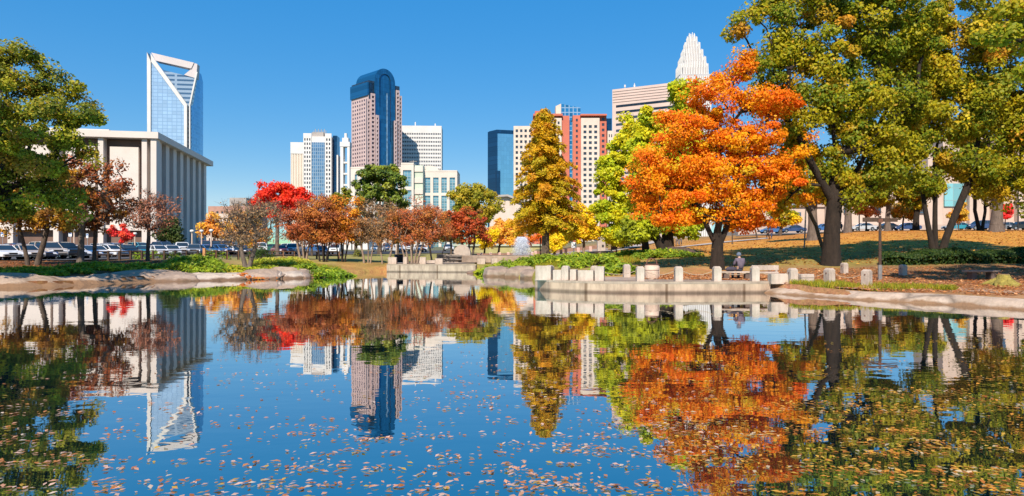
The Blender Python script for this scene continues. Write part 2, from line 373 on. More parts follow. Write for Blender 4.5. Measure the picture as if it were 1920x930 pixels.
so.rotation_euler = Vector((SUN.x * math.cos(ELEV), SUN.y * math.cos(ELEV), math.sin(ELEV))).to_track_quat('Z', 'Y').to_euler()
cam = bpy.data.cameras.new('camera'); co = bpy.data.objects.new('camera', cam); COL.objects.link(co)
co.location = (0, 0, CZ); co.rotation_euler = (PI / 2, 0, 0); cam.sensor_width = 36; cam.lens = 36 * F / 1920
cam.shift_y = (HY - 465) / 1920; cam.clip_end = 12000; cam.clip_start = .1
SC.camera = co
SC.view_settings.view_transform = 'Standard'; SC.view_settings.look = 'None'; SC.view_settings.exposure = .42; SC.view_settings.gamma = 1
SC.render.resolution_x = 1024; SC.render.resolution_y = 496
SC.cycles.max_bounces = 6; SC.cycles.transparent_max_bounces = 6

# ------------------------------------------------------------------ retaining walls, banks, rocks
def strip_wall(name, label, pts, z0, z1, thick, m, cat='wall', joints=True):
    """a curved wall along the plan points; its front follows pts, its back lies thick behind"""
    fine = []
    P = [Vector((p[0], p[1], 0)) for p in pts]
    for a, b in zip(P[:-1], P[1:]):
        n = max(1, int((b - a).length / 1.2))
        fine += [a.lerp(b, k / n) for k in range(n)]
    fine.append(P[-1])
    root = thing(name, label, cat, (fine[len(fine) // 2].x, fine[len(fine) // 2].y, z0))
    def off(k, o):
        t = (fine[min(k + 1, len(fine) - 1)] - fine[max(k - 1, 0)]).normalized(); return fine[k] + Vector((-t.y, t.x, 0)) * o
    mb = MB()
    a = [off(k, 0) for k in range(len(fine))]; b = [off(k, thick) for k in range(len(fine))]
    for k in range(len(fine) - 1):
        for q, r_, za, zb in ((a[k], a[k + 1], z0, z1 - .1),):
            mb.poly([(q.x, q.y, za), (r_.x, r_.y, za), (r_.x, r_.y, zb), (q.x, q.y, zb)])
        mb.poly([(b[k + 1].x, b[k + 1].y, z0), (b[k].x, b[k].y, z0), (b[k].x, b[k].y, z1 - .1), (b[k + 1].x, b[k + 1].y, z1 - .1)])
        mb.poly([(a[k].x, a[k].y, z1 - .1), (a[k + 1].x, a[k + 1].y, z1 - .1), (b[k + 1].x, b[k + 1].y, z1 - .1), (b[k].x, b[k].y, z1 - .1)])
    for k in (0, -1):
        q, r_ = a[k], b[k]; mb.poly([(q.x, q.y, z0), (r_.x, r_.y, z0), (r_.x, r_.y, z1 - .1), (q.x, q.y, z1 - .1)])
    mb.build('wall_face', m, root)
    c = MB(); a2 = [off(k, -.012) for k in range(len(fine))]; b2 = [off(k, thick + .25) for k in range(len(fine))]
    for k in range(len(fine) - 1):
        c.prism([(a2[k].x, a2[k].y, z1 - .098), (a2[k + 1].x, a2[k + 1].y, z1 - .098), (b2[k + 1].x, b2[k + 1].y, z1 - .098), (b2[k].x, b2[k].y, z1 - .098)], (0, 0, .12))
    c.build('coping', M_concs, root)
    return root, fine
def streak_mat(name, c1, c2):
    m, nt, out = nodes_of(name); N = nt.nodes.new; L = nt.links.new
    b = N('ShaderNodeBsdfPrincipled'); b.inputs['Roughness'].default_value = .92; b.inputs['Specular IOR Level'].default_value = .2
    tc = N('ShaderNodeTexCoord'); mp = N('ShaderNodeMapping'); mp.inputs['Scale'].default_value = (1.3, 1.3, .35); L(tc.outputs['Object'], mp.inputs[0])
    nz = N('ShaderNodeTexNoise'); nz.inputs['Scale'].default_value = 1.4; nz.inputs['Detail'].default_value = 5; nz.inputs['Roughness'].default_value = .7; L(mp.outputs[0], nz.inputs['Vector'])
    rp = N('ShaderNodeValToRGB'); rp.color_ramp.elements[0].position = .36; rp.color_ramp.elements[1].position = .6
    rp.color_ramp.elements[0].color = (*c2, 1); rp.color_ramp.elements[1].color = (*c1, 1)
    L(nz.outputs[0], rp.inputs[0])
    # panel joints along the wall
    wv = N('ShaderNodeTexWave'); wv.wave_type = 'BANDS'; wv.bands_direction = 'X'; wv.inputs['Scale'].default_value = .075; wv.inputs['Distortion'].default_value = 0
    L(tc.outputs['Object'], wv.inputs['Vector'])
    r2 = N('ShaderNodeValToRGB'); r2.color_ramp.elements[0].position = .0; r2.color_ramp.elements[1].position = .006
    r2.color_ramp.elements[0].color = (.45, .4, .36, 1); r2.color_ramp.elements[1].color = (1, 1, 1, 1); L(wv.outputs[0], r2.inputs[0])
    # damp, dark band at the waterline
    sp = N('ShaderNodeSeparateXYZ'); L(tc.outputs['Object'], sp.inputs[0])
    mr = N('ShaderNodeMapRange'); mr.inputs[1].default_value = .55; mr.inputs[2].default_value = .68; mr.inputs[3].default_value = .42; mr.inputs[4].default_value = 1
    L(sp.outputs[2], mr.inputs[0])
    x = N('ShaderNodeMix'); x.data_type = 'RGBA'; x.blend_type = 'MULTIPLY'; x.inputs[0].default_value = 1
    L(rp.outputs[0], x.inputs[6]); L(r2.outputs[0], x.inputs[7])
    v = N('ShaderNodeVectorMath'); v.operation = 'SCALE'; L(x.outputs[2], v.inputs[0]); L(mr.outputs[0], v.inputs['Scale'])
    L(v.outputs[0], b.inputs['Base Color']); L(b.outputs[0], out.inputs[0]); MATS[name] = m; return m
M_concs = mat('coping_concrete', (.42, .325, .25), .9, .3, 1.2, .25, col2=(.25, .19, .145))
M_wall = streak_mat('wall_concrete', (.50, .365, .265), (.30, .215, .155))
M_wallf = streak_mat('stage_concrete', (.45, .35, .27), (.27, .205, .16))
strip_wall('retaining_wall', 'long curved pale concrete retaining wall rising from the pond below the rope bollards', WALL_R, -.5, .59, .45, M_wall)
strip_wall('retaining_wall', 'straight pale concrete wall across the water at the foot of the arched stone stage', WALL_FAR, -.5, .83, .5, M_wallf)
# sloping concrete bank on the right
def slope_bank(name, label, pts2, m, wide, high, jag, seed, inland):
    #m = mat('bank_concrete', (.54, .42, .325), .92, .3, 1.6, .7, col2=(.27, .19, .13), bscale=2.5)
    pts = [Vector((p[0], p[1], 0)) for p in pts2]
    rng = random.Random(seed); mb = MB(); fine = []
    for a, b in zip(pts[:-1], pts[1:]):
        n = max(1, int((b - a).length / .5)); fine += [a.lerp(b, k / n) for k in range(n)]
    fine.append(pts[-1]); rows = []
    for k, p in enumerate(fine):
        t = (fine[min(k + 1, len(fine) - 1)] - fine[max(k - 1, 0)]).normalized(); n = Vector((-t.y, t.x, 0))
        if n.dot(Vector(inland)) < 0: n = -n
        j = jag * (.05 * math.sin(k * .7) + rng.uniform(-.03, .03) + .06 * math.sin(k * .23 + seed))
        wd = wide * (1.0 + .25 * math.sin(k * .21 + 1))
        e = min(1, k / 6)
        hh = high * (1 + .10 * math.sin(k * .33 + 2) * jag) ; jj = [rng.uniform(-1, 1) * .035 * jag for _ in range(4)]
        rows.append([p - n * .25 + Vector((0, 0, -.35)), p + n * .02 + Vector((0, 0, .02 + jj[0] * .5)), p + n * (wd * .2 + j) + Vector((0, 0, hh * .40 + j * .8 + jj[1])), p + n * (wd * .45 + j) + Vector((0, 0, hh * .68 + j * .8 + jj[2])), p + n * wd * .75 + Vector((0, 0, hh * .88 + j * .6 + jj[3])), p + n * wd + Vector((0, 0, hh)), p + n * (wd + .3) + Vector((0, 0, hh - .14))])
    for a, b in zip(rows[:-1], rows[1:]):
        for q in range(6): mb.poly([a[q], b[q], b[q + 1], a[q + 1]])
    o = mb.build(name, m, smooth=True); tag(o, kind='structure')
def bankmat(name, col, col2, wet):
    m, nt, out = nodes_of(name); N = nt.nodes.new; L = nt.links.new
    b = N('ShaderNodeBsdfPrincipled'); b.inputs['Roughness'].default_value = .92; b.inputs['Specular IOR Level'].default_value = .2; L(b.outputs[0], out.inputs[0])
    g = N('ShaderNodeNewGeometry'); sp = N('ShaderNodeSeparateXYZ'); L(g.outputs['Position'], sp.inputs[0])
    def nz(s, d, r=.65):
        n = N('ShaderNodeTexNoise'); n.inputs['Scale'].default_value = s; n.inputs['Detail'].default_value = d; n.inputs['Roughness'].default_value = r; L(g.outputs['Position'], n.inputs['Vector']); return n
    a = nz(.9, 7); rp = N('ShaderNodeValToRGB'); rp.color_ramp.elements[0].position = .33; rp.color_ramp.elements[1].position = .62; rp.color_ramp.elements[0].color = (*col2, 1); rp.color_ramp.elements[1].color = (*col, 1); L(a.outputs[0], rp.inputs[0])
    # cracks and seams
    vo = N('ShaderNodeTexVoronoi'); vo.feature = 'DISTANCE_TO_EDGE'; vo.inputs['Scale'].default_value = .28
    w = nz(.8, 3); mx = N('ShaderNodeMix'); mx.data_type = 'VECTOR'; mx.inputs[0].default_value = .35; L(g.outputs['Position'], mx.inputs[4]); L(w.outputs['Color'], mx.inputs[5]); L(mx.outputs[1], vo.inputs['Vector'])
    mr = N('ShaderNodeMapRange'); mr.inputs[1].default_value = 0; mr.inputs[2].default_value = .035; mr.inputs[3].default_value = .45; mr.inputs[4].default_value = 1; L(vo.outputs['Distance'], mr.inputs[0])
    v = N('ShaderNodeVectorMath'); v.operation = 'SCALE'; L(rp.outputs[0], v.inputs[0]); L(mr.outputs[0], v.inputs['Scale'])
    # damp brown band left by the water
    n2 = nz(.7, 4); ad = N('ShaderNodeMath'); ad.operation = 'MULTIPLY_ADD'; ad.inputs[1].default_value = -.45; L(n2.outputs[0], ad.inputs[0]); L(sp.outputs[2], ad.inputs[2])
    m2 = N('ShaderNodeMapRange'); m2.inputs[1].default_value = -.14 + wet; m2.inputs[2].default_value = -.04 + wet; L(ad.outputs[0], m2.inputs[0])
    x = N('ShaderNodeMix'); x.data_type = 'RGBA'; x.inputs[6].default_value = (.25, .145, .08, 1); L(m2.outputs[0], x.inputs[0]); L(v.outputs[0], x.inputs[7]); L(x.outputs[2], b.inputs['Base Color'])
    n3 = nz(3.2, 6); bp = N('ShaderNodeBump'); bp.inputs['Strength'].default_value = .6; bp.inputs['Distance'].default_value = .12; L(n3.outputs[0], bp.inputs['Height']); L(bp.outputs[0], b.inputs['Normal'])
    return m
slope_bank('concrete_bank', '', [wl(1432, 549.4)] + SHORE_R + [(26.0, 20), (27, 13)], bankmat('bank_concrete', (.56, .43, .33), (.34, .25, .18), -.03), 1.0, .37, .8, 4, (.6, .8, 0))
slope_bank('stone_bank', '', [(-40, 26), (-36.5, 36)] + SHORE_L[:6] + [wl(600, 520.5)], bankmat('bank_stone', (.48, .355, .26), (.29, .205, .145), .14), 2.7, .68, 2.6, 9, (-.3, .9, 0))
# ------------------------------------------------------------------ foliage
M_leaf = leafmat('leaf'); M_gloss = leafmat('glossy_leaf', .12, .35)
M_bark = mat('bark', (.11, .08, .06), .95, .45, 6, .6, stretch=(1, 1, .25))
M_barkd = mat('dark_bark', (.030, .020, .014), .95, .45, 5, .6, stretch=(1, 1, .25))
M_barkl = mat('pale_bark', (.28, .20, .145), .9, .4, 5, .4, stretch=(1, 1, .25))
M_barkg = mat('grey_bark', (.15, .115, .092), .95, .4, 5, .4, stretch=(1, 1, .25))
LEAFGAIN = 1.5
def unit(a): return a / np.maximum(np.linalg.norm(a, axis=-1, keepdims=True), 1e-9)
def leaves(P, Nrm, size, cols, rng, narrow=.6, flat=.0):
    """diamond leaf faces at points P with rough normals Nrm"""
    n = len(P); nn = unit(Nrm); t = unit(np.cross(nn, unit(rng.normal(size=(n, 3)))))
    if flat: t[:, 2] *= (1 - flat); t = unit(t)
    b = np.cross(nn, t); s = (size * rng.uniform(.6, 1.35, n))[:, None]
    V = np.stack([P + t * s, P + b * s * narrow + nn * s * .12, P - t * s, P - b * s * narrow + nn * s * .12], 1).reshape(-1, 3)
    return V, np.arange(n * 4).reshape(-1, 4), np.repeat(cols, 4, axis=0)
def pick(pal, n, rng):
    w = np.array([p[1] for p in pal], float); i = rng.choice(len(pal), n, p=w / w.sum())
    return np.array([p[0] for p in pal])[i]
def tree(name, label, px, d, blobs, pal, cat='tree', n_clump=90, per=60, leaf=.2, clump_r=1.0, trunk_r=.3, stems=None, bark=None,
         seed=1, group=None, twigs=0, fork=.3, top=None, lm=None, droop=0., base=None, flat=.75, shell=.5, flare=1.5, rand_n=.75, depth=.85, doff=0., leafy=1.0, carve=.26, carve_l=1.1, bend=.25, forks=(0,)):
    per *= 1.5 * 1.45; leaf *= .86; n_clump = int(n_clump * 1.3)
    rng = np.random.default_rng(seed)
    b0 = G(px, d) if base is None else Vector(base)
    B = []
    for b in blobs:
        dd = d + doff + (b[4] if len(b) > 4 else 0); c = W(b[0], b[1], dd); B.append((np.array(c), b[2] / F * dd, b[3] / F * dd))
    vol = np.array([(r * r * h) ** .75 for c, r, h in B]); pr = vol / vol.sum()
    k = rng.choice(len(B), n_clump, p=pr)
    dirs = unit(rng.normal(size=(n_clump, 3))); rad = rng.uniform(shell, 1, n_clump) ** .7
    C = np.array([B[i][0] + dirs[q] * rad[q] * np.array([B[i][1], B[i][1] * depth, B[i][2]]) for q, i in enumerate(k)])
    lo = b0.z + .9
    # ragged outline and hollows between the boughs
    big = max(x[1] for x in B); q1 = 2 * PI / (carve_l * big); ph = rng.uniform(0, 6.28, 6)
    f = np.sin(C[:, 0] * q1 + ph[0] + 1.3 * np.sin(C[:, 2] * q1 * .7 + ph[1])) + np.sin(C[:, 1] * q1 + ph[2]) + np.sin(C[:, 2] * q1 * 1.25 + ph[3] + 1.1 * np.sin(C[:, 0] * q1 * .6 + ph[4]))
    C = C[f > np.quantile(f, carve)]
    n_clump = len(C); out_ = rng.random(n_clump) < .16; cc0 = np.average(np.array([x[0] for x in B]), axis=0, weights=pr)
    C = np.where(out_[:, None], cc0 + (C - cc0) * rng.uniform(1.0, 1.13, (n_clump, 1)), C)
    C[:, 2] = np.maximum(C[:, 2], lo)
    cen = np.average(np.array([x[0] for x in B]), axis=0, weights=pr)
    hi = C[:, 2].max() if top is None else top
    # skeleton
    nodes = []; par = []; tips = []; stem_r = {}
    b0n = np.array(b0)
    if stems is None: stems = [(0, 0, 0)]
    hf = b0.z + (hi - b0.z) * fork
    for (sx, sy, lean) in stems:
        last = -1; start = b0n + np.array([sx, sy, 0])
        endp = np.array([start[0] + (cen[0] - start[0]) * bend + lean, start[1] + (cen[1] - start[1]) * bend, hf])
        topn = np.array([endp[0] + (cen[0] - endp[0]) * .6 + lean * .5, endp[1] + (cen[1] - endp[1]) * .5, hf + (hi - hf) * .55])
        for t in np.linspace(0, 1, 7):
            q = start * (1 - t) + endp * t + np.array([math.sin(t * 5 + seed) * .05, 0, 0]) * (hf - b0.z) * .3 * t
            nodes.append(q); par.append(last); last = len(nodes) - 1; stem_r[last] = trunk_r * (.62 if len(stems) > 1 else .8) * (1 - .35 * t)
        tip0 = last
        for fk in forks:
            last = tip0; q1_ = topn + np.array([fk, .25 * fk, -abs(fk) * .35])
            for t in np.linspace(.12, 1, 6):
                nodes.append(endp * (1 - t) + q1_ * t + np.array([fk * .22 * math.sin(PI * t), 0, 0]) + rng.normal(0, .02 * (hi - hf), 3) * t); par.append(last); last = len(nodes) - 1
    order = np.argsort(np.linalg.norm((C - np.array([cen[0], cen[1], hf])) * np.array([1, 1, .8]), axis=1))
    H = hi - b0.z
    for q in order:
        A = np.array(nodes); c = C[q]; dl = c - A; L = np.linalg.norm(dl, axis=1)
        cost = L + 1.1 * np.maximum(0, A[:, 2] - c[2] + .25 * L) + 2.5 * np.maximum(0, hf * .93 - A[:, 2])
        i = int(np.argmin(cost)); a = A[i]; l = L[i]; last = i
        ns = max(1, min(5, int(l / (.07 * H + .3)) + 1))
        for s in range(1, ns + 1):
            t = s / ns
            p = a * (1 - t) + c * t + np.array([0, 0, .10 * l * math.sin(PI * t)]) + (rng.normal(0, .05 * l, 3) if s < ns else 0)
            nodes.append(p); par.append(last); last = len(nodes) - 1
        tips.append(last)
    cnt = np.zeros(len(nodes))
    for t in tips: cnt[t] += 1
    for i in range(len(nodes) - 1, -1, -1):
        if par[i] >= 0: cnt[par[i]] += cnt[i]
    tot = max(cnt[i] for i in range(len(nodes)) if par[i] < 0); rt = max(.014, trunk_r * .05)
    R = rt + (trunk_r / math.sqrt(len(stems)) ** .5 - rt) * (np.maximum(cnt, .3) / tot) ** .55
    for i, v in stem_r.items(): R[i] = max(R[i], v)
    root = thing(name, label, cat, b0, group)
    mb = MB()
    for i in range(len(nodes)):
        j = par[i]
        if j < 0: continue
        ra, rb = R[j] if par[j] >= 0 or True else R[j], R[i]
        ra = min(ra, rb * 1.5)
        za = nodes[j][2] - b0.z
        fl = lambda p, r: r * (1 + (flare - 1) * math.exp(-max(0, p[2] - b0.z) / (trunk_r * 2.2)))
        pa = nodes[j].copy()
        if par[j] < 0: pa[2] -= .3
        mb.tube([pa, nodes[i]], [fl(nodes[j], ra), fl(nodes[i], rb)], 9 if rb > .1 else (6 if rb > .04 else 4), cap=False)
    if twigs:
        for t in tips:
            for _ in range(twigs):
                v = unit(rng.normal(size=3) + np.array([0, 0, .6]) + .9 * unit(nodes[t] - np.array([cen[0], cen[1], hf])))
                l = rng.uniform(.4, 1.1) * clump_r
                e = nodes[t] + v * l; mid = nodes[t] + v * l * .5 + rng.normal(0, .06 * l, 3)
                mb.tube([nodes[t], mid, e], [rt * .8, rt * .6, rt * .3], 3, cap=False)
                e2 = mid + unit(v + rng.normal(0, .6, 3)) * l * .5
                mb.tube([mid, e2], [rt * .5, rt * .25], 3, cap=False)
    mb.build('trunk', bark or M_bark, root, smooth=True)
    # crown: leaves spread round every clump
    use = C[rng.random(len(C)) < leafy] if leafy < 1 else C
    m = len(use)
    if per and m:
        num = np.maximum(3, (per * 1.25 * rng.uniform(.35, 1.6, m))).astype(int)
        idx = np.repeat(np.arange(m), num); n = len(idx)
        cr = clump_r * rng.uniform(.45, 1.35, m)
        o = unit(rng.normal(size=(n, 3))) * (rng.random(n) ** .45)[:, None]
        o[:, 2] *= flat
        P = use[idx] + o * cr[idx][:, None]; P[:, 2] -= droop * (np.linalg.norm(o[:, :2], axis=1) ** 2) * cr[idx]
        nrm = o * .8 + unit(use - cen)[idx] * .35 + np.array([-.08, -.42, .5]) + rng.normal(0, rand_n, (n, 3))
        cc = pick(pal, m, rng)[idx] * .6 + pick(pal, n, rng) * .4
        cc = np.minimum(cc * LEAFGAIN * rng.uniform(.8, 1.2, (n, 1)), .92)
        V, Q, K = leaves(P, nrm, leaf, cc, rng)
        me = np_mesh('crown', V - np.array(b0), Q, lm or M_leaf, K)
        link('crown', me, root)
    return root
def shrub(name, label, c, rx, ry, rz, pal, n=500, leaf=.14, seed=1, cat='shrub', group=None, lm=None, spiky=.0, narrow=.35):
    """low spreading mound of foliage on short stems"""
    rng = np.random.default_rng(seed); c = np.array(c)
    root = thing(name, label, cat, c, group)
    m = max(6, n // 40)
    ang = rng.uniform(0, 2 * PI, m); rr = np.sqrt(rng.random(m))
    K = np.stack([np.cos(ang) * rr * rx, np.sin(ang) * rr * ry, np.zeros(m)], 1)
    gzs = ground_z(c[0] + K[:, 0], c[1] + K[:, 1]) - c[2]
    K[:, 2] = np.maximum(gzs, -.35) + rz * (1 - .75 * rr ** 2) * rng.uniform(.55, 1.1, m)
    idx = np.repeat(np.arange(m), n // m); k = len(idx)
    o = unit(rng.normal(size=(k, 3))) * (rng.random(k) ** .5)[:, None] * np.array([rx / math.sqrt(m) * 1.5, ry / math.sqrt(m) * 1.5, rz * .45])
    P = K[idx] + o
    nrm = o / (np.abs(o).max() + .01) * .6 + np.array([0, -.3, .9]) + rng.normal(0, .55, (k, 3))
    cc = (pick(pal, m, rng)[idx] * .6 + pick(pal, k, rng) * .4) * rng.uniform(.8, 1.2, (k, 1)) * 1.45
    V, Q, Kc = leaves(P, nrm, leaf, cc, rng, narrow)
    link('foliage', np_mesh('foliage', V, Q, lm or M_leaf, Kc), root)
    mb = MB()
    for i in range(0, m, 2):
        mb.tube([(K[i][0] * .25, K[i][1] * .25, -.15), (K[i][0] * .6, K[i][1] * .6, max(-.2, K[i][2] * .5)), tuple(K[i])], [.04, .025, .012], 4, cap=False)
    mb.build('stem', M_barkd, root, world=False)
    return root
# palettes (albedo of the leaves themselves)
OLIVE = [((.13, .15, .012), 3), ((.20, .19, .015), 3), ((.07, .10, .012), 2.5), ((.34, .22, .015), 1.2), ((.36, .14, .015), .5)]
OAKG = [((.20, .20, .006), 3), ((.32, .26, .006), 3), ((.10, .145, .008), 3.5), ((.38, .21, .010), 1.1), ((.5, .18, .015), .3)]
LIMEY = [((.38, .40, .010), 4), ((.48, .42, .010), 3), ((.24, .32, .012), 2), ((.55, .38, .01), 1)]
ORANGE = [((.60, .140, .003), 4), ((.61, .20, .003), 3.5), ((.58, .085, .003), 1.6), ((.60, .31, .004), 2.4), ((.36, .32, .008), .4)]
ORYEL = [((.75, .30, .008), 3), ((.75, .42, .010), 3), ((.7, .18, .008), 1.5), ((.40, .36, .015), 1)]
REDM = [((.62, .030, .012), 4), ((.70, .075, .012), 3), ((.45, .02, .015), 2)]
RUST = [((.36, .11, .03), 3), ((.42, .16, .035), 2), ((.30, .08, .03), 2), ((.45, .22, .03), 1)]
RUSTO = [((.45, .14, .02), 3), ((.55, .22, .015), 3), ((.34, .09, .03), 2)]
RUSTR = [((.36, .085, .032), 3), ((.46, .14, .03), 2.5), ((.24, .075, .04), 2), ((.28, .14, .06), 1.5)]
GREYB = [((.24, .15, .09), 3), ((.30, .17, .08), 2), ((.18, .12, .06), 2), ((.35, .16, .04), 1)]
BROWN = [((.20, .075, .025), 3), ((.28, .11, .025), 2), ((.15, .055, .025), 2), ((.42, .17, .015), 1)]
DARKG = [((.07, .11, .012), 3), ((.13, .16, .015), 2.5), ((.04, .07, .012), 2), ((.22, .22, .02), 1.2)]
CYP = [((.42, .25, .008), 3), ((.54, .31, .008), 2.5), ((.32, .27, .010), 2), ((.44, .17, .008), 1.4)]
YELL = [((.72, .48, .010), 4), ((.72, .38, .010), 2), ((.5, .42, .012), 1.5)]
DRED = [((.36, .055, .015), 3), ((.46, .10, .015), 2), ((.16, .05, .02), 1.5), ((.10, .09, .02), 1)]
PEACH = [((.68, .32, .06), 3), ((.72, .38, .03), 3), ((.60, .22, .05), 2)]
JUNI = [((.16, .24, .016), 3), ((.26, .33, .018), 3), ((.09, .15, .014), 2), ((.36, .33, .02), 1)]
JUNIY = [((.28, .33, .018), 3), ((.38, .36, .02), 2), ((.14, .21, .016), 2), ((.42, .28, .03), 1)]
# ------------------------------------------------------------------ trees, left bank
tree('oak_tree', 'tall broad olive green oak at the left edge whose crown overlaps the concrete office block', -70, 46,
     [(20, 150, 80, 70), (95, 165, 65, 55), (130, 205, 55, 42), (165, 212, 30, 24), (15, 105, 60, 42), (60, 380, 85, 40), (-30, 400, 80, 45), (60, 245, 105, 70), (-60, 190, 120, 110), (40, 320, 105, 55), (115, 295, 62, 42), (-60, 330, 110, 70), (55, 105, 52, 34), (-20, 110, 60, 45)],
     OLIVE + [((.30, .27, .012), 3)], n_clump=300, per=88, leaf=.13, clump_r=.85, trunk_r=.45, seed=11, bark=M_barkd, fork=.3, shell=.3, carve=.40, carve_l=.62)
tree('oak_tree', 'orange tinged oak with forked dark trunk in front of the white sedans', 60, 57,
     [(70, 345, 95, 55), (20, 380, 60, 40), (30, 415, 70, 24), (110, 410, 60, 26), (120, 350, 60, 45), (60, 395, 75, 30)], [((.40, .20, .015), 3), ((.24, .18, .02), 2), ((.20, .09, .03), 2), ((.50, .24, .012), 1)],
     n_clump=125, per=36, leaf=.15, clump_r=.7, trunk_r=.24, stems=[(-.3, 0, -.9), (.35, .1, .9)], seed=12, bark=M_bark, fork=.35, twigs=3, shell=.2)
tree('maple_tree', 'thinning russet brown maple with a thick grey trunk by the lot fence', 150, 58,
     [(165, 350, 60, 55), (200, 330, 42, 42), (130, 370, 55, 45), (190, 385, 55, 38), (150, 310, 40, 25)], BROWN + RUSTR[:1],
     n_clump=110, per=15, leaf=.15, clump_r=.65, trunk_r=.24, seed=13, bark=M_barkg, fork=.35, twigs=4, shell=.2)
tree('maple_tree', 'small brown maple with dark forked trunk and a few orange leaves left low', 176, 60,
     [(185, 395, 55, 35), (215, 375, 45, 40), (160, 415, 45, 18)], [((.45, .19, .015), 2), ((.22, .08, .03), 3), ((.16, .06, .025), 2)],
     n_clump=70, per=18, leaf=.15, clump_r=.6, trunk_r=.16, seed=14, bark=M_bark, fork=.4, twigs=4, shell=.2)
tree('crepe_myrtle', 'nearly bare pinkish brown tree standing before the corner of the concrete office block', 277, 65,
     [(285, 395, 48, 40), (255, 400, 35, 32), (312, 385, 26, 28), (285, 425, 35, 18)], [((.34, .15, .09), 3), ((.28, .11, .06), 2)],
     n_clump=120, per=9, leaf=.12, clump_r=.75, trunk_r=.16, seed=15, bark=M_bark, fork=.35, twigs=7, shell=.15)
tree('maple_sapling', 'small crimson maple sapling among the parked cars', 226, 84, [(226, 442, 20, 22), (215, 432, 12, 14), (238, 440, 12, 14)], [((.60, .035, .04), 3), ((.70, .10, .03), 2)],
     n_clump=34, per=34, leaf=.14, clump_r=.45, trunk_r=.09, seed=16, bark=M_barkg, shell=.2)
tree('holly_tree', 'dark evergreen holly against the side of the concrete office block', 322, 128, [(322, 428, 22, 26), (318, 440, 24, 18)], [((.03, .055, .012), 3), ((.05, .07, .012), 2), ((.09, .08, .02), .6)],
     n_clump=40, per=60, leaf=.3, clump_r=1.1, trunk_r=.2, seed=17, shell=.2)
tree('oak_tree', 'small orange brown oak behind the lamp posts of the car park', 402, 135, [(402, 425, 20, 22), (388, 432, 14, 14), (418, 430, 20, 18)], PEACH[:2] + RUSTO[:1],
     n_clump=40, per=45, leaf=.28, clump_r=1.2, trunk_r=.2, seed=18, shell=.2)
tree('oak_tree', 'low yellow brown oak hidden behind the leafless tree', 448, 128, [(450, 420, 28, 26), (478, 440, 30, 20)], PEACH,
     n_clump=40, per=45, leaf=.26, clump_r=1.2, trunk_r=.2, seed=19, shell=.2)
tree('bare_tree', 'wide leafless grey brown tree with forking trunk on the bank of junipers', 462, 57.5,
     [(462, 415, 50, 40), (435, 415, 30, 32), (500, 415, 35, 35), (465, 445, 55, 18)], GREYB,
     n_clump=190, per=7, leaf=.11, clump_r=.8, trunk_r=.21, seed=20, bark=M_barkg, fork=.32, twigs=8, shell=.1, stems=[(0, 0, -.5), (.1, .05, .6)])
tree('maple_tree', 'brilliant scarlet maple topping the row of rusty trees left of the white towers', 520, 108,
     [(515, 362, 38, 20), (490, 375, 24, 18), (548, 372, 28, 18), (522, 388, 28, 16)], REDM, n_clump=85, per=75, leaf=.24, clump_r=1.0, trunk_r=.3, seed=21, bark=M_barkg, shell=.3)
G_CM = 'crepe myrtles along the far bank'
MST = [(-.35, 0, -.6), (.3, .1, .6), (0, .3, .1), (.1, -.2, -.2)]
tree('crepe_myrtle', 'rusty red crepe myrtle with pale clustered stems just below the scarlet maple', 569, 79,
     [(563, 442, 34, 15), (579, 436, 30, 15), (568, 412, 40, 42), (545, 420, 26, 28), (590, 420, 22, 30)], RUSTR, n_clump=120, per=31, leaf=.12, clump_r=.85, trunk_r=0.16, stems=MST, seed=22, bark=M_barkl, group=G_CM, twigs=6, shell=.15, fork=.4)
tree('crepe_myrtle', 'brown orange crepe myrtle second from the scarlet maple', 606, 77,
     [(600, 442, 34, 15), (616, 436, 30, 15), (606, 400, 40, 40), (622, 425, 30, 32), (585, 405, 25, 30)], RUST, n_clump=120, per=33, leaf=.12, clump_r=.85, trunk_r=0.14, stems=MST, seed=23, bark=M_barkd, group=G_CM, twigs=6, shell=.15, fork=.4)
tree('crepe_myrtle', 'bright orange crepe myrtle left of the dark magnolia', 641, 79,
     [(635, 442, 34, 15), (651, 436, 30, 15), (645, 405, 36, 42), (625, 425, 24, 26), (662, 415, 22, 32)], RUSTO + [((.72, .34, .012), 2)], n_clump=120, per=39, leaf=.12, clump_r=.85, trunk_r=0.14, stems=MST, seed=24, bark=M_barkd, group=G_CM, twigs=5, shell=.15, fork=.4)
tree('crepe_myrtle', 'grey brown crepe myrtle with thin foliage in front of the magnolia', 689, 79,
     [(683, 442, 34, 15), (699, 436, 30, 15), (688, 415, 36, 40), (670, 425, 22, 28)], GREYB, n_clump=120, per=17, leaf=.12, clump_r=.85, trunk_r=0.14, stems=MST[:3], seed=25, bark=M_barkl, group=G_CM, twigs=8, shell=.15, fork=.4)
tree('crepe_myrtle', 'grey brown crepe myrtle with two pale stems left of the stage wall', 723, 79,
     [(717, 442, 34, 15), (733, 436, 30, 15), (728, 415, 36, 40), (745, 430, 22, 28)], GREYB + [((.34, .13, .03), 2)], n_clump=120, per=17, leaf=.12, clump_r=.85, trunk_r=0.14, stems=MST[:2], seed=26, bark=M_barkl, group=G_CM, twigs=8, shell=.15, fork=.4)
tree('crepe_myrtle', 'largest russet crepe myrtle with a fan of many stems behind the stage wall', 771, 78,
     [(765, 442, 34, 15), (781, 436, 30, 15), (775, 412, 44, 42), (800, 400, 30, 26), (750, 425, 24, 32), (790, 435, 40, 22)], RUST + RUSTR[:1], n_clump=150, per=31, leaf=.12, clump_r=.85, trunk_r=0.19, stems=MST + [(-.6, .1, -1.0), (.6, .2, 1.0)], seed=27, bark=M_barkl, group=G_CM, twigs=6, shell=.15, fork=.4)
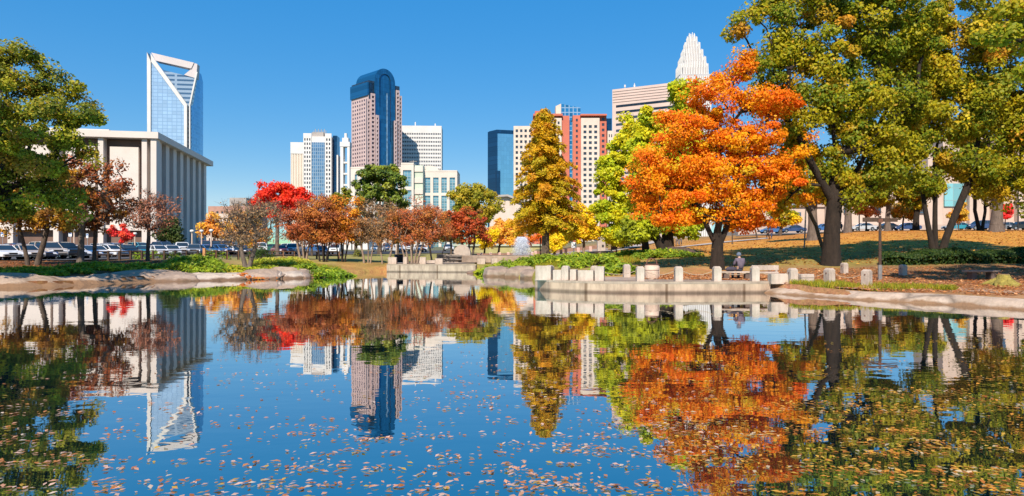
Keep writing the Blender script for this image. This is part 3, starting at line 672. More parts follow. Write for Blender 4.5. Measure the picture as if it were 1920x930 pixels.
tree('crepe_myrtle', 'russet crepe myrtle with a leaning pale trunk beside the arched stone', 815, 82,
     [(809, 442, 34, 15), (825, 436, 30, 15), (815, 425, 34, 36), (835, 440, 24, 20), (800, 430, 20, 28)], RUST + RUSTO[:1], n_clump=90, per=30, leaf=.12, clump_r=.85, trunk_r=0.12, stems=[(-.3, 0, -.5), (.6, .1, .9)], seed=28, bark=M_barkl, group=G_CM, twigs=6, shell=.15, fork=.4)
BG = [((.22, .13, .04), 3), ((.16, .15, .03), 3), ((.30, .15, .03), 2)]
tree('oak_tree', 'dull brown green oak filling the gap behind the two rusty myrtles nearest the scarlet maple', 585, 102, [(585, 420, 34, 26), (575, 440, 28, 16)], BG, n_clump=50, per=40, leaf=.2, clump_r=.9, trunk_r=.16, seed=71, twigs=2)
tree('oak_tree', 'dull brown green oak directly behind the gap right of the bright orange myrtle', 666, 104, [(666, 418, 34, 28), (670, 440, 30, 14)], BG, n_clump=50, per=40, leaf=.2, clump_r=.9, trunk_r=.16, seed=72, twigs=2)
tree('oak_tree', 'dull brown oak behind the grey brown and the many stemmed myrtle', 746, 104, [(746, 415, 30, 28), (750, 438, 28, 16)], BG, n_clump=50, per=40, leaf=.2, clump_r=.9, trunk_r=.16, seed=73, twigs=2)
tree('oak_tree', 'dull olive oak between the leaning russet myrtle and the maroon maple, farther back', 846, 112, [(846, 420, 26, 24), (842, 440, 24, 14)], BG, n_clump=46, per=40, leaf=.2, clump_r=.9, trunk_r=.16, seed=74, twigs=2)
tree('magnolia_tree', 'rounded glossy dark green magnolia below the pink tower', 712, 118,
     [(712, 345, 46, 36), (705, 385, 40, 22), (735, 380, 30, 24), (688, 352, 26, 25), (740, 350, 22, 28), (712, 318, 26, 14), (700, 330, 26, 18), (730, 330, 22, 18)], DARKG, n_clump=130, per=80, leaf=.30, clump_r=.95, trunk_r=.35, seed=29, lm=M_gloss, shell=.45)
tree('oak_tree', 'small yellow green treetop poking out between the slim tower and the magnolia', 641, 128, [(641, 366, 18, 10), (630, 380, 20, 14)], OLIVE[:2], n_clump=26, per=50, leaf=.28, clump_r=1.0, trunk_r=.2, seed=30)
tree('oak_tree', 'rounded yellow green oak right of the cream office building', 886, 128,
     [(885, 365, 36, 24), (880, 410, 38, 18), (915, 385, 26, 28), (862, 378, 24, 24), (890, 395, 40, 24)], [((.30, .25, .016), 3), ((.20, .20, .016), 3), ((.40, .27, .016), 2), ((.12, .15, .014), 1)], n_clump=100, per=75, leaf=.27, clump_r=1.1, trunk_r=.3, seed=31, shell=.4)
tree('maple_tree', 'compact dark maroon maple right of the arched stone', 879, 86, [(877, 408, 34, 18), (875, 430, 38, 24), (897, 440, 20, 20), (860, 425, 20, 22)], DRED, n_clump=95, per=40, leaf=.17, clump_r=.7, trunk_r=.25, stems=MST[:3], seed=32, bark=M_barkg, twigs=2, shell=.3, fork=.4)
tree('maple_tree', 'peach orange maple behind the fountain plaza', 934, 108, [(932, 440, 30, 20), (958, 436, 30, 22), (945, 425, 22, 14)], PEACH, n_clump=80, per=50, leaf=.2, clump_r=.9, trunk_r=.16, seed=33, bark=M_barkd, shell=.3)
tree('ginkgo_tree', 'small golden tree left of the fountain, beside the maroon maple', 908, 104, [(908, 450, 20, 16), (915, 440, 16, 12)], YELL, n_clump=40, per=46, leaf=.2, clump_r=.7, trunk_r=.14, seed=34, bark=M_barkd)
tree('maple_tree', 'low vermilion maple half hidden behind the cypress trunk', 1040, 112, [(1030, 440, 30, 16), (1065, 435, 28, 16), (1000, 452, 18, 9)], [((.62, .14, .02), 3), ((.68, .22, .015), 2)], n_clump=60, per=45, leaf=.2, clump_r=.8, trunk_r=.16, seed=35)
tree('ginkgo_tree', 'low golden yellow tree right behind the cypress trunk', 1040, 88, [(1040, 456, 17, 15), (1050, 450, 16, 13)], YELL, n_clump=40, per=45, leaf=.17, clump_r=.6, trunk_r=.12, seed=36)
tree('ginkgo_tree', 'slender bright yellow tree with a pale trunk beside the cypress', 1094, 76,
     [(1096, 420, 26, 30), (1112, 435, 24, 24), (1082, 440, 22, 18), (1098, 400, 16, 14)], YELL, n_clump=90, per=55, leaf=.16, clump_r=.65, trunk_r=.15, seed=37, bark=M_barkl, shell=.2)
# bald cypress: straight mast with whorls of level boughs
def cypress(px, d, top_py):
    rng = np.random.default_rng(7); b0 = G(px, d); b = np.array(b0); H = W(px, top_py, d).z - b0.z
    root = thing('cypress_tree', 'tall conical bald cypress of rusty gold feathery foliage beside the fountain', 'tree', b0)
    mb = MB(); path = [(b[0] + .06 * math.sin(t * 7), b[1], b[2] + H * t) for t in np.linspace(-.02, .98, 14)]
    mb.tube(path, [max(.03, .42 * (1 - t) ** .8 + .22 * math.exp(-t * 30)) for t in np.linspace(0, .98, 14)], 10)
    P = []; Nn = []; Cc = []
    n = 215
    for k in range(n):
        t = .20 + .79 * (k + rng.random()) / n
        h = H * t; prof = (1 - t) / .8
        ln = (4.1 * (prof ** .66) * rng.uniform(.42, 1.18) + .3) * (1 if t > .27 else .55 + (t - .2) * 6)
        a = k * 2.399 + rng.normal(0, .3)
        dr = np.array([math.cos(a), math.sin(a), 0]); s0 = b + np.array([0, 0, h])
        pts = [s0 + dr * ln * q + np.array([0, 0, ln * (.26 * q - .42 * q * q)]) for q in (0, .35, .7, 1)]
        mb.tube(pts, [.06 * prof + .02, .045 * prof + .015, .02, .01], 4, cap=False)
        m = int(70 * ln + 40); q = rng.random(m) ** .6
        side = np.array([-dr[1], dr[0], 0]); wv = .62 * (1 - .45 * q) * (.35 + .25 * ln)
        pp = s0 + dr * (ln * q)[:, None] + np.stack([np.zeros(m), np.zeros(m), ln * (.26 * q - .42 * q * q)], 1) + side * (rng.normal(0, .5, m) * wv)[:, None] + np.stack([np.zeros(m), np.zeros(m), rng.normal(-.08, .13, m)], 1)
        P.append(pp); Nn.append(np.array([0, -.15, .8]) + dr * .4 + rng.normal(0, .55, (m, 3)))
        Cc.append((pick(CYP, 1, rng) * .6 + pick(CYP, m, rng) * .4) * rng.uniform(.8, 1.2, (m, 1)))
    mb.build('trunk', M_bark, root, smooth=True)
    P = np.concatenate(P); V, Q, K = leaves(P, np.concatenate(Nn), .17, np.concatenate(Cc) * 1.5, rng, .38)
    link('crown', np_mesh('crown', V - b, Q, M_leaf, K), root)
cypress(1022, 66, 205)
# ------------------------------------------------------------------ trees, right lawn
tree('ginkgo_tree', 'tall lime yellow ginkgo rising behind the orange maple, straight trunk', 1252, 64,
     [(1270, 205, 34, 42), (1225, 232, 36, 36), (1200, 270, 34, 34), (1245, 290, 60, 50), (1290, 300, 50, 60), (1250, 370, 70, 45), (1275, 425, 60, 20), (1275, 175, 22, 22), (1300, 180, 34, 30), (1200, 330, 30, 40)], LIMEY, n_clump=270, per=85, leaf=.19, clump_r=.75, trunk_r=.5, seed=41, bark=M_barkd, shell=.35)
tree('ginkgo_tree', 'lime yellow ginkgo with dropping branches, left of the other ginkgo', 1212, 70,
     [(1190, 280, 36, 50), (1160, 340, 38, 48), (1145, 395, 32, 36), (1180, 415, 46, 28), (1195, 240, 26, 30), (1165, 440, 30, 20), (1150, 300, 26, 34), (1130, 365, 22, 30), (1215, 340, 40, 60)], LIMEY, n_clump=240, per=85, leaf=.19, clump_r=.75, trunk_r=.32, seed=42, bark=M_barkd, shell=.35)
tree('oak_tree', 'dark leaning trunk tree under the ginkgos at the foot of the path', 1246, 60, [(1205, 425, 34, 22), (1185, 440, 24, 14), (1222, 410, 22, 18)], [((.14, .17, .012), 2), ((.36, .38, .012), 4)], n_clump=50, per=55, leaf=.18, clump_r=.7, trunk_r=.36, seed=43, bark=M_barkd, fork=.36)
tree('yew_bush', 'dense dark green bush beside the climbing path', 1168, 92, [(1168, 447, 24, 16), (1150, 452, 18, 12), (1190, 440, 20, 18)], [((.07, .11, .014), 3), ((.13, .17, .014), 2), ((.28, .28, .02), 1)], cat='bush', n_clump=60, per=60, leaf=.2, clump_r=.8, trunk_r=.15, seed=44)
tree('maple_tree', 'blazing orange maple with low forked dark trunk, brightest tree on the right shore', 1345, 45,
     [(1388, 132, 22, 20), (1322, 174, 36, 24), (1330, 190, 55, 38), (1430, 190, 60, 30), (1290, 255, 58, 36), (1400, 265, 75, 44), (1232, 312, 55, 40), (1340, 335, 85, 45), (1440, 330, 65, 45), (1262, 378, 72, 30), (1395, 385, 65, 28), (1490, 300, 30, 26), (1398, 108, 10, 9), (1210, 350, 38, 26), (1330, 400, 40, 22), (1470, 200, 34, 16), (1180, 375, 16, 14), (1198, 305, 18, 16), (1262, 225, 18, 18), (1300, 172, 20, 14), (1318, 160, 28, 22), (1356, 150, 24, 16), (1515, 262, 16, 12), (1280, 408, 60, 14), (1400, 415, 48, 14), (1340, 250, 50, 45), (1300, 310, 60, 40), (1420, 300, 60, 40)],
     ORANGE, n_clump=560, per=66, leaf=.108, clump_r=.78, trunk_r=.36, seed=45, bark=M_barkd, fork=.11, forks=(-2.4, -.3, 1.9), shell=.3, flat=.58, carve=.30, carve_l=.7)
tree('maple_tree', 'golden orange maple branch crown under the big oak, right of the blazing orange maple', 1480, 49,
     [(1470, 330, 50, 46), (1500, 290, 36, 30), (1440, 380, 50, 25), (1500, 375, 26, 16)], ORYEL, n_clump=85, per=75, leaf=.13, clump_r=.55, trunk_r=.14, seed=46, bark=M_barkg, shell=.3, base=G(1547, 56))
tree('oak_tree', 'massive dark trunked oak with yellow green crown directly behind the bollards', 1558, 47.5,
     [(1430, 40, 60, 60), (1470, 110, 75, 55), (1570, 90, 110, 75), (1670, 50, 95, 70), (1520, 190, 75, 55), (1620, 190, 95, 75), (1560, -40, 150, 70), (1660, 275, 85, 40), (1500, 245, 45, 28), (1590, 250, 50, 35), (1450, 200, 40, 40), (1500, 300, 45, 26), (1640, 315, 75, 28), (1570, 300, 40, 22), (1700, 190, 60, 60), (1475, 335, 40, 24), (1625, 340, 65, 20)],
     OAKG, n_clump=440, per=105, leaf=.14, clump_r=.95, trunk_r=.50, seed=47, bark=M_barkd, fork=.19, forks=(-4.0, .2, 4.2), shell=.3, carve=.28, carve_l=.7)
tree('oak_tree', 'yellow green oak with three diverging dark trunks rising from the hedge', 1755, 52,
     [(1800, 110, 110, 80), (1890, 190, 95, 80), (1750, 235, 85, 45), (1860, 40, 120, 80), (1915, 290, 70, 50), (1820, 310, 65, 28), (1720, 150, 70, 60), (1790, 210, 80, 50), (1915, 120, 80, 100), (1910, 240, 60, 60), (1700, 300, 45, 22), (1870, 335, 60, 22), (1700, 60, 70, 60), (1725, 340, 55, 20), (1890, 362, 60, 16)],
     OAKG + [((.5, .36, .014), 1)], n_clump=400, per=100, leaf=.15, clump_r=1.0, trunk_r=.33, stems=[(-.15, 0, -2.2), (.1, .2, -.9), (.3, 0, 2.0)], carve=.24, carve_l=.7, seed=48, bark=M_barkd, fork=.34, shell=.35, flare=1.25)
tree('oak_tree', 'stout grey oak with a wide flared root at the top right of the lawn', 1868, 94, [(1880, 300, 90, 50), (1850, 250, 80, 50), (1930, 330, 50, 40)], OAKG, n_clump=110, per=70, leaf=.26, clump_r=1.3, trunk_r=.62, seed=49, bark=M_barkg, flare=1.7, fork=.36)
tree('oak_tree', 'flared grey trunk oak just left of the massive dark oak, higher on the lawn', 1524, 84, [(1530, 330, 55, 40), (1490, 350, 35, 28), (1560, 370, 30, 20)], OAKG, n_clump=80, per=60, leaf=.22, clump_r=1.0, trunk_r=.5, seed=50, bark=M_barkg, flare=1.7, fork=.36)
tree('oak_tree', 'straight grey trunk oak just right of the massive dark oak, by the parked cars', 1589, 108, [(1590, 345, 40, 30), (1615, 340, 30, 25)], OAKG, n_clump=55, per=55, leaf=.26, clump_r=1.2, trunk_r=.5, seed=51, bark=M_barkg, flare=1.5, fork=.4)
tree('oak_tree', 'light barked oak behind the double armed wooden sign', 1664, 112, [(1665, 360, 52, 26), (1690, 345, 40, 20), (1640, 370, 25, 16)], OAKG, n_clump=70, per=50, leaf=.26, clump_r=1.1, trunk_r=.36, seed=52, bark=M_barkg, flare=1.9, fork=.4)
tree('oak_tree', 'dark trunked tree left of the three trunked oak, at the road edge', 1717, 112, [(1715, 368, 34, 24), (1735, 350, 34, 22)], OAKG, n_clump=50, per=50, leaf=.26, clump_r=1.1, trunk_r=.42, seed=53, bark=M_barkd, flare=1.5, fork=.4)
tree('bare_tree', 'thin bare tree with forked dark stems before the pale stone building', 1839, 104, [(1838, 340, 28, 36), (1850, 370, 20, 20), (1825, 355, 16, 20)], [((.34, .22, .03), 2), ((.24, .2, .03), 1)], n_clump=60, per=9, leaf=.2, clump_r=1.0, trunk_r=.3, seed=54, bark=M_barkd, twigs=4, shell=.1, stems=[(-.2, 0, -.8), (.2, 0, .5)])
tree('maple_sapling', 'small crimson sapling at the far right before the stone building', 1884, 112, [(1884, 398, 13, 14), (1890, 392, 10, 10)], [((.62, .03, .03), 3), ((.7, .06, .05), 1)], n_clump=30, per=45, leaf=.2, clump_r=.55, trunk_r=.08, seed=55)
tree('maple_tree', 'small orange green maple beside the dark street sign at the road', 1797, 114, [(1797, 402, 15, 15), (1800, 390, 10, 8)], PEACH + [((.3, .25, .02), 2)], n_clump=34, per=42, leaf=.2, clump_r=.6, trunk_r=.08, seed=56)
tree('maple_tree', 'small pink orange maple left of the double armed wooden sign', 1624, 118, [(1622, 386, 22, 15), (1635, 395, 14, 10)], [((.62, .22, .09), 3), ((.66, .30, .04), 2)], n_clump=44, per=42, leaf=.22, clump_r=.8, trunk_r=.14, seed=57)
tree('maple_tree', 'small orange yellow maple right of the double armed wooden sign', 1692, 118, [(1692, 394, 24, 14), (1712, 400, 12, 10)], PEACH + OAKG[:2], n_clump=44, per=42, leaf=.22, clump_r=.8, trunk_r=.14, seed=58)
tree('maple_tree', 'small yellow green tree at the road behind the two walkers', 1462, 118, [(1470, 408, 22, 15), (1490, 412, 18, 12), (1455, 400, 14, 12)], YELL + OAKG, n_clump=44, per=42, leaf=.22, clump_r=.8, trunk_r=.25, seed=59)
tree('maple_sapling', 'young thin staked sapling on the lawn behind the orange maple', 1373, 86, [(1373, 425, 9, 9)], ORYEL, n_clump=12, per=26, leaf=.15, clump_r=.4, trunk_r=.07, seed=60)
tree('oak_tree', 'low dark green bushy tree by the road left of the two walkers', 1420, 112, [(1418, 416, 16, 8), (1400, 412, 20, 10)], [((.12, .13, .02), 3), ((.22, .2, .02), 2)], n_clump=36, per=50, leaf=.22, clump_r=.7, trunk_r=.12, seed=61)
# trees just outside the frame that shade the two ends of the shore
tree('oak_tree', 'tall oak beyond the right edge shading the dirt shore', 2350, 26, [(2250, 20, 240, 110), (2450, -100, 250, 170), (2040, 40, 190, 80), (1935, 90, 110, 60), (2350, -200, 230, 160), (2150, -80, 200, 90)], OAKG, n_clump=190, per=105, leaf=.12, clump_r=.8, trunk_r=.5, seed=62, bark=M_barkd, doff=1.8)
tree('oak_tree', 'tall oak beyond the left edge shading the rocky shore', -330, 36, [(-300, 130, 150, 120), (-220, 60, 120, 100), (-370, 60, 140, 110), (-290, -20, 120, 80)], OLIVE, n_clump=120, per=75, leaf=.2, clump_r=1.0, trunk_r=.5, seed=63, bark=M_barkd)
# ------------------------------------------------------------------ junipers, hedge, small shrubs
G_J = 'trailing junipers on the banks'
J = [  # px, depth, rx, ry, rz, palette, label
 (10, 46.2, 2.9, 1.6, .7, JUNI, 'trailing juniper at the far left edge above the shaded rocks'),
 (62, 48.5, 2.4, 1.4, .6, JUNI, 'trailing juniper below the forked dark trunk by the white sedans'),
 (112, 50.0, 2.2, 1.4, .6, JUNI[:3], 'dark shaded juniper below the thick grey maple trunk'),
 (172, 53.5, 2.6, 1.5, .7, JUNI, 'trailing juniper under the small brown maple, above mottled rock'),
 (222, 53.2, 2.2, 1.3, .6, JUNIY, 'yellow green juniper on the bank below the crimson sapling'),
 (278, 54.8, 2.4, 1.4, .7, JUNIY, 'golden green juniper at the foot of the pinkish bare tree'),
 (332, 55.2, 1.9, 1.4, .8, JUNI, 'bright green juniper at the left end of the large mound'),
 (372, 56.5, 3.4, 2.0, 1.0, JUNI, 'largest bright juniper mound spilling over the pale rocks'),
 (362, 61.5, 2.2, 1.4, 1.0, JUNI[:3], 'dark juniper behind the largest bright mound, at the fence end'),
 (445, 57.2, 2.4, 1.4, .5, JUNIY, 'flat yellow green juniper at the foot of the leafless tree'),
 (505, 58.2, 2.6, 1.4, .6, JUNIY, 'yellowish juniper over the angular rocks near the orange leaf clump'),
 (592, 59.0, 2.6, 1.6, .9, JUNI, 'bright juniper tumbling to the water near the tip of the bank'),
 (625, 61.0, 1.7, 1.5, .8, JUNI, 'deep green juniper at the very tip of the left bank'),
 (535, 63.5, 3.2, 1.6, .8, JUNIY, 'loose yellow grassy shrub between leafless tree and rusty myrtle'),
 (925, 68.5, 2.0, 1.4, .6, JUNIY, 'yellow green juniper beside the corner of the stage wall'),
 (958, 63.0, 2.6, 1.8, .9, JUNI, 'bright juniper above the pale rocks, left of the cypress'),
 (1000, 61.0, 2.6, 1.8, .9, JUNI, 'juniper in front of the cypress trunk'),
 (1065, 60.0, 3.0, 2.0, .8, JUNI, 'juniper mound right of the cypress trunk behind the stone blocks'),
 (1108, 53.0, 2.3, 1.8, .9, JUNI, 'juniper close behind the tallest pair of stone blocks'),
 (1152, 44.0, 1.7, 1.3, .7, JUNI, 'rounded juniper on the waterside paving left of the square bollard'),
 (1182, 62.5, 3.0, 1.8, .6, JUNI, 'flat juniper on the slope below the climbing path'),
 (1245, 58.5, 3.0, 1.8, .7, JUNI, 'juniper around the leaning dark trunk'),
 (540, 68.5, 2.6, 1.5, .7, [((.40, .36, .05), 3), ((.30, .33, .03), 2), ((.45, .30, .06), 1)], 'pale straw coloured shrub clump in front of the maroon sedan'),
]
for i, (p, d, rx, ry, rz, pal, lab) in enumerate(J):
    shrub('juniper_shrub', lab, G(p, d), rx, ry, rz * (.66 if p < 640 else .8), pal, n=int(900 + 420 * rx), leaf=.16 if d < 60 else .17, seed=100 + i, group=G_J)
shrub('round_bush', 'small clipped green bush in the grass behind the grey crepe myrtle', G(674, 100, 0), .8, .7, 1.0, [((.12, .13, .02), 1), ((.2, .19, .03), 1)], n=320, leaf=.14, seed=140, cat='bush')
shrub('holly_bush', 'dark round bush right of the leafless trunk', G(490, 70, 0), 1.3, 1.0, 1.4, [((.03, .06, .012), 2), ((.06, .09, .015), 1)], n=900, leaf=.13, seed=141, cat='bush')
for i, (p, lab) in enumerate(((262, 'low green bush at the rail in front of the teal car'), (291, 'low yellowish bush at the rail in front of the white sedan'), (322, 'low bush at the rail in front of the pickup'), (393, 'green bush between fence posts left of the leafless tree'), (415, 'green bush between the next fence posts nearer the leafless tree'))):
    shrub('rail_bush', lab, G(p, 71, 0), .8, .6, .75, JUNI[:3], n=300, leaf=.13, seed=150 + i, cat='bush', group='bushes along the car park rail')
def hedge():
    rng = np.random.default_rng(9); root = thing('hedge', 'long low clipped dark green hedge in the shade at the foot of the lawn', 'hedge', G(1830, 47))
    o = np.array(root.location); n = 30000
    px = rng.uniform(1652, 2250, n); u = rng.uniform(-1, 1, n); dd = 47.2 + u * 1.0
    x = (px - CX) / F * dd; z0 = land_z(x, dd)
    hgt = .82 + .10 * np.sin(x * 1.1) + .08 * np.sin(x * 2.7)
    hz = np.where(rng.random(n) < .55, 1 - .3 * np.abs(u) ** 3, rng.random(n)) * hgt
    P = np.stack([x, dd, z0 + hz], 1)
    nr = np.stack([np.zeros(n), u * .8 - .2, np.full(n, .6)], 1) + rng.normal(0, .5, (n, 3))
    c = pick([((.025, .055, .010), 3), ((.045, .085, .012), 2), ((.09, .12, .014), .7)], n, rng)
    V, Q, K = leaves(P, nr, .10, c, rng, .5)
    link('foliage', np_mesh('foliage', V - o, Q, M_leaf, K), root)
    mb = MB()
    for p in range(1660, 2250, 16):
        b = G(p, 47.2); mb.tube([b - Vector((0, 0, .1)), b + Vector((.1, 0, .4)), b + Vector((-.05, 0, .7))], [.05, .04, .02], 5)
    mb.build('stem', M_barkd, root)
hedge()
# ------------------------------------------------------------------ loose ground cover nobody could count
def scatter(name, n, px0, px1, d0, d1, size, pal, seed, dz=.04, up=1.0, mask=None, blades=False, narrow=.6):
    rng = np.random.default_rng(seed); px = rng.uniform(px0, px1, n); t = rng.random(n); d = d0(px) * (d1(px) / d0(px)) ** t
    x = (px - CX) / F * d; z = land_z(x, d) + dz
    keep = pond_sd(x, d) > .5
    if mask is not None: keep &= mask(x, d, rng)
    x, d, z = x[keep], d[keep], z[keep]; n = len(x)
    c = pick(pal, n, rng) * rng.uniform(.75, 1.25, (n, 1))
    if blades:
        h = rng.uniform(.10, .30, n) * size; a = rng.uniform(0, PI, n); w = .022
        lx, ly = rng.normal(0, .09, n), rng.normal(0, .09, n)
        A = np.stack([x - np.cos(a) * w, d - np.sin(a) * w, z - .06], 1); B = np.stack([x + np.cos(a) * w, d + np.sin(a) * w, z - .06], 1)
        V = np.stack([A, B, np.stack([x + lx + np.cos(a) * .006, d + ly, z + h], 1), np.stack([x + lx - np.cos(a) * .006, d + ly, z + h], 1)], 1).reshape(-1, 3)
        Q = np.arange(n * 4).reshape(-1, 4); K = np.repeat(c, 4, axis=0)
    else:
        V, Q, K = leaves(np.stack([x, d, z], 1), np.array([0, 0, up]) + rng.normal(0, .28, (n, 3)), size, c, rng, narrow)
    tag(link(name, np_mesh(name, V, Q, M_leaf, K)), kind='stuff')
patchy = lambda x, y, r: r.random(len(x)) < np.clip(.42 + .9 * np.sin(x * 2.3 + 2 * np.sin(y * 2.3)) * np.sin(y * 4.1 + x * .8) + .5 * np.sin(x * .9 + 1), .03, 1)
f = lambda *p: (lambda q: np.interp(q, [a[0] for a in p], [a[1] for a in p]))
GR = [((.30, .32, .02), 3), ((.42, .36, .025), 3), ((.18, .24, .02), 2), ((.5, .3, .04), 1)]
LIT = [((.62, .26, .08), 3), ((.70, .36, .16), 3), ((.45, .16, .05), 2), ((.72, .5, .3), 1.5), ((.32, .13, .05), 1)]
scatter('grass', 15000, 1470, 1790, f((1475, 34.4), (1600, 32.9), (1790, 31.2)), f((1475, 36.0), (1550, 36.2), (1620, 34.4), (1700, 34.2), (1790, 32.0)), .9, GR, 201, blades=True, dz=0, mask=patchy)
scatter('grass', 14000, 470, 640, f((470, 59.5), (640, 63)), f((470, 68), (640, 72)), 1.0, [((.36, .33, .03), 3), ((.28, .30, .03), 2), ((.46, .32, .07), 2)], 202, blades=True, dz=0)
scatter('grass', 9000, 1000, 1200, f((1000, 57), (1200, 50)), f((1000, 74), (1200, 72)), 1.0, GR, 203, blades=True, dz=0)
scatter('fallen_leaves', 5200, 1195, 1450, f((1195, 38.6), (1450, 37.6)), f((1195, 42.0), (1450, 41.5)), .085, LIT, 204, dz=.09)
scatter('fallen_leaves', 9000, 1440, 2000, f((1440, 35), (1600, 33), (1750, 30.6), (2000, 27.0)), f((1440, 45), (2000, 45)), .08, LIT[:3] + LIT[4:] + [((.5, .2, .08), 3)], 205)
scatter('fallen_leaves', 9000, 1130, 2100, f((1130, 46), (2100, 50)), f((1130, 110), (2100, 110)), .12, [((.55, .24, .05), 3), ((.62, .33, .06), 2), ((.42, .15, .04), 2)], 206)
scatter('fallen_leaves', 2500, -50, 330, f((-50, 48), (330, 57)), f((-50, 62), (330, 66)), .09, [((.42, .16, .05), 3), ((.34, .11, .04), 2)], 207)
# floating leaves, drifting in bands on the near water
def floating():
    rng = np.random.default_rng(77); n = 120000
    y = 5.6 + 22 * rng.random(n) ** 1.25; x = rng.uniform(-1, 1, n) * (y * .86 + 1.5)
    dens = .5 + .5 * np.sin(x * .8 + y * 1.9 + 1.5 * np.sin(x * .35)) * np.sin(y * 1.1 + x * .25 + 2 * np.sin(x * .22 + 1))
    cl = np.zeros((430, 2)); cl[:, 1] = 5.4 + 15 * rng.random(430) ** 1.25; cl[:, 0] = rng.uniform(-1, 1, 430) * (cl[:, 1] * .85 + 1); csx = rng.uniform(.15, 1.0, 430); csy = rng.uniform(.04, .12, 430); csl = rng.normal(-.06, .13, 430); cw = rng.uniform(.35, 1, 430)
    near = np.zeros(n)
    for (cx_, cy_), s1, s2, s3, s4 in zip(cl, csx, csy, csl, cw): near = np.maximum(near, s4 * np.exp(-(((x - cx_) / s1) ** 2 + ((y - cy_ - s3 * (x - cx_)) / s2) ** 2)))
    px = CX + F * x / y
    fade = np.clip((19 - y) / 11, 0, 1) ** 1.2 * np.clip(.30 + .9 * (px - 250) / 1500, .22, 1.15)
    fade = np.where(px < 230, np.clip((13 - y) / 5, 0, 1) * .75, fade)
    keep = rng.random(n) < np.clip(fade * (.022 + .10 * dens ** 4 + 1.0 * near) * np.where(px > 1250, 1.0, 1.0), 0, 1) * .95
    keep &= pond_sd(x, y) < -.3
    x, y = x[keep], y[keep]; n = len(x)
    P = np.stack([x, y, np.full(n, .006) + rng.random(n) * .012], 1)
    pal = [((.72, .34, .20), 3), ((.76, .46, .35), 3), ((.58, .22, .06), 2), ((.48, .17, .06), 1.5), ((.70, .52, .40), 1), ((.62, .36, .05), 1)]
    palr = [((.70, .28, .04), 3), ((.74, .40, .06), 2), ((.5, .16, .03), 1.5), ((.70, .5, .3), .8)]
    right = (CX + F * x / y > 1290 + rng.normal(0, 40, n))
    c = np.where(right[:, None], pick(palr, n, rng), pick(pal, n, rng)) * rng.uniform(.8, 1.2, (n, 1))
    V, Q, K = leaves(P, np.array([0, 0, 1.]) + rng.normal(0, .10, (n, 3)), .036, c, rng, .5)
    V[:, 2] = np.maximum(V[:, 2], .004)
    tag(link('floating_leaves', np_mesh('floating_leaves', V, Q, M_leaf, K)), kind='stuff')
floating()
# ------------------------------------------------------------------ buildings
M_white = mat('white_panel', (.66, .64, .62), .75, .10, .12)
M_cream = mat('cream_stone', (.66, .585, .51), .8, .14, .1)
M_pale = mat('pale_stone', (.64, .52, .44), .85, .14, .25)
M_pinkst = mat('pink_granite', (.58, .425, .405), .7, .12, .1)
M_court = mat('office_concrete', (.68, .60, .54), .85, .14, .25, col2=(.61, .54, .485))
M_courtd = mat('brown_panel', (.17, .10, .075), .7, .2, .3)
M_red = mat('red_render', (.54, .155, .10), .85, .12, .15)
M_offw = mat('off_white_render', (.66, .55, .46), .85, .12, .15)
M_roofg = mat('grey_roof', (.38, .34, .31), .8, .2, .3)
M_wing = glass('window_glass', (.05, .075, .11), .3, .12)
M_wind = glass('dark_window_glass', (.03, .04, .055), .2, .15)
M_tealg = glass('teal_glass', (.16, .34, .40), .45, .1, grid=(1.35, 1.2, .09), gcol=(.55, .55, .5))
M_dukeg = glass('blue_silver_glass', (.42, .58, .74), .35, .16, grid=(6.0, 4.2, .42), gcol=(.30, .44, .60), var=.10)
M_duked = glass('pale_blue_glass', (.20, .42, .64), .6, .1, grid=(4.0, 4.0, .4), gcol=(.3, .5, .66), var=.15)
M_archg = glass('deep_blue_glass', (.02, .14, .28), .55, .07, grid=(3.0, 4.0, .12), gcol=(.015, .09, .2), var=.2)
M_blueg = glass('navy_glass', (.012, .06, .13), .5, .06, grid=(3.0, 4.0, .2), gcol=(.01, .04, .09), var=.2)
M_blueg2 = glass('sky_blue_glass', (.24, .52, .66), .75, .05, grid=(3.0, 4.0, .12), gcol=(.2, .45, .58), var=.06)
M_stripg = glass('striped_glass', (.13, .26, .40), .5, .1, grid=(2.2, 3.6, .35), gcol=(.40, .48, .54), var=.25)
M_bright = glass('bright_blue_glass', (.04, .26, .46), .6, .06, grid=(2.6, 3.0, .3), gcol=(.5, .62, .68), var=.3)

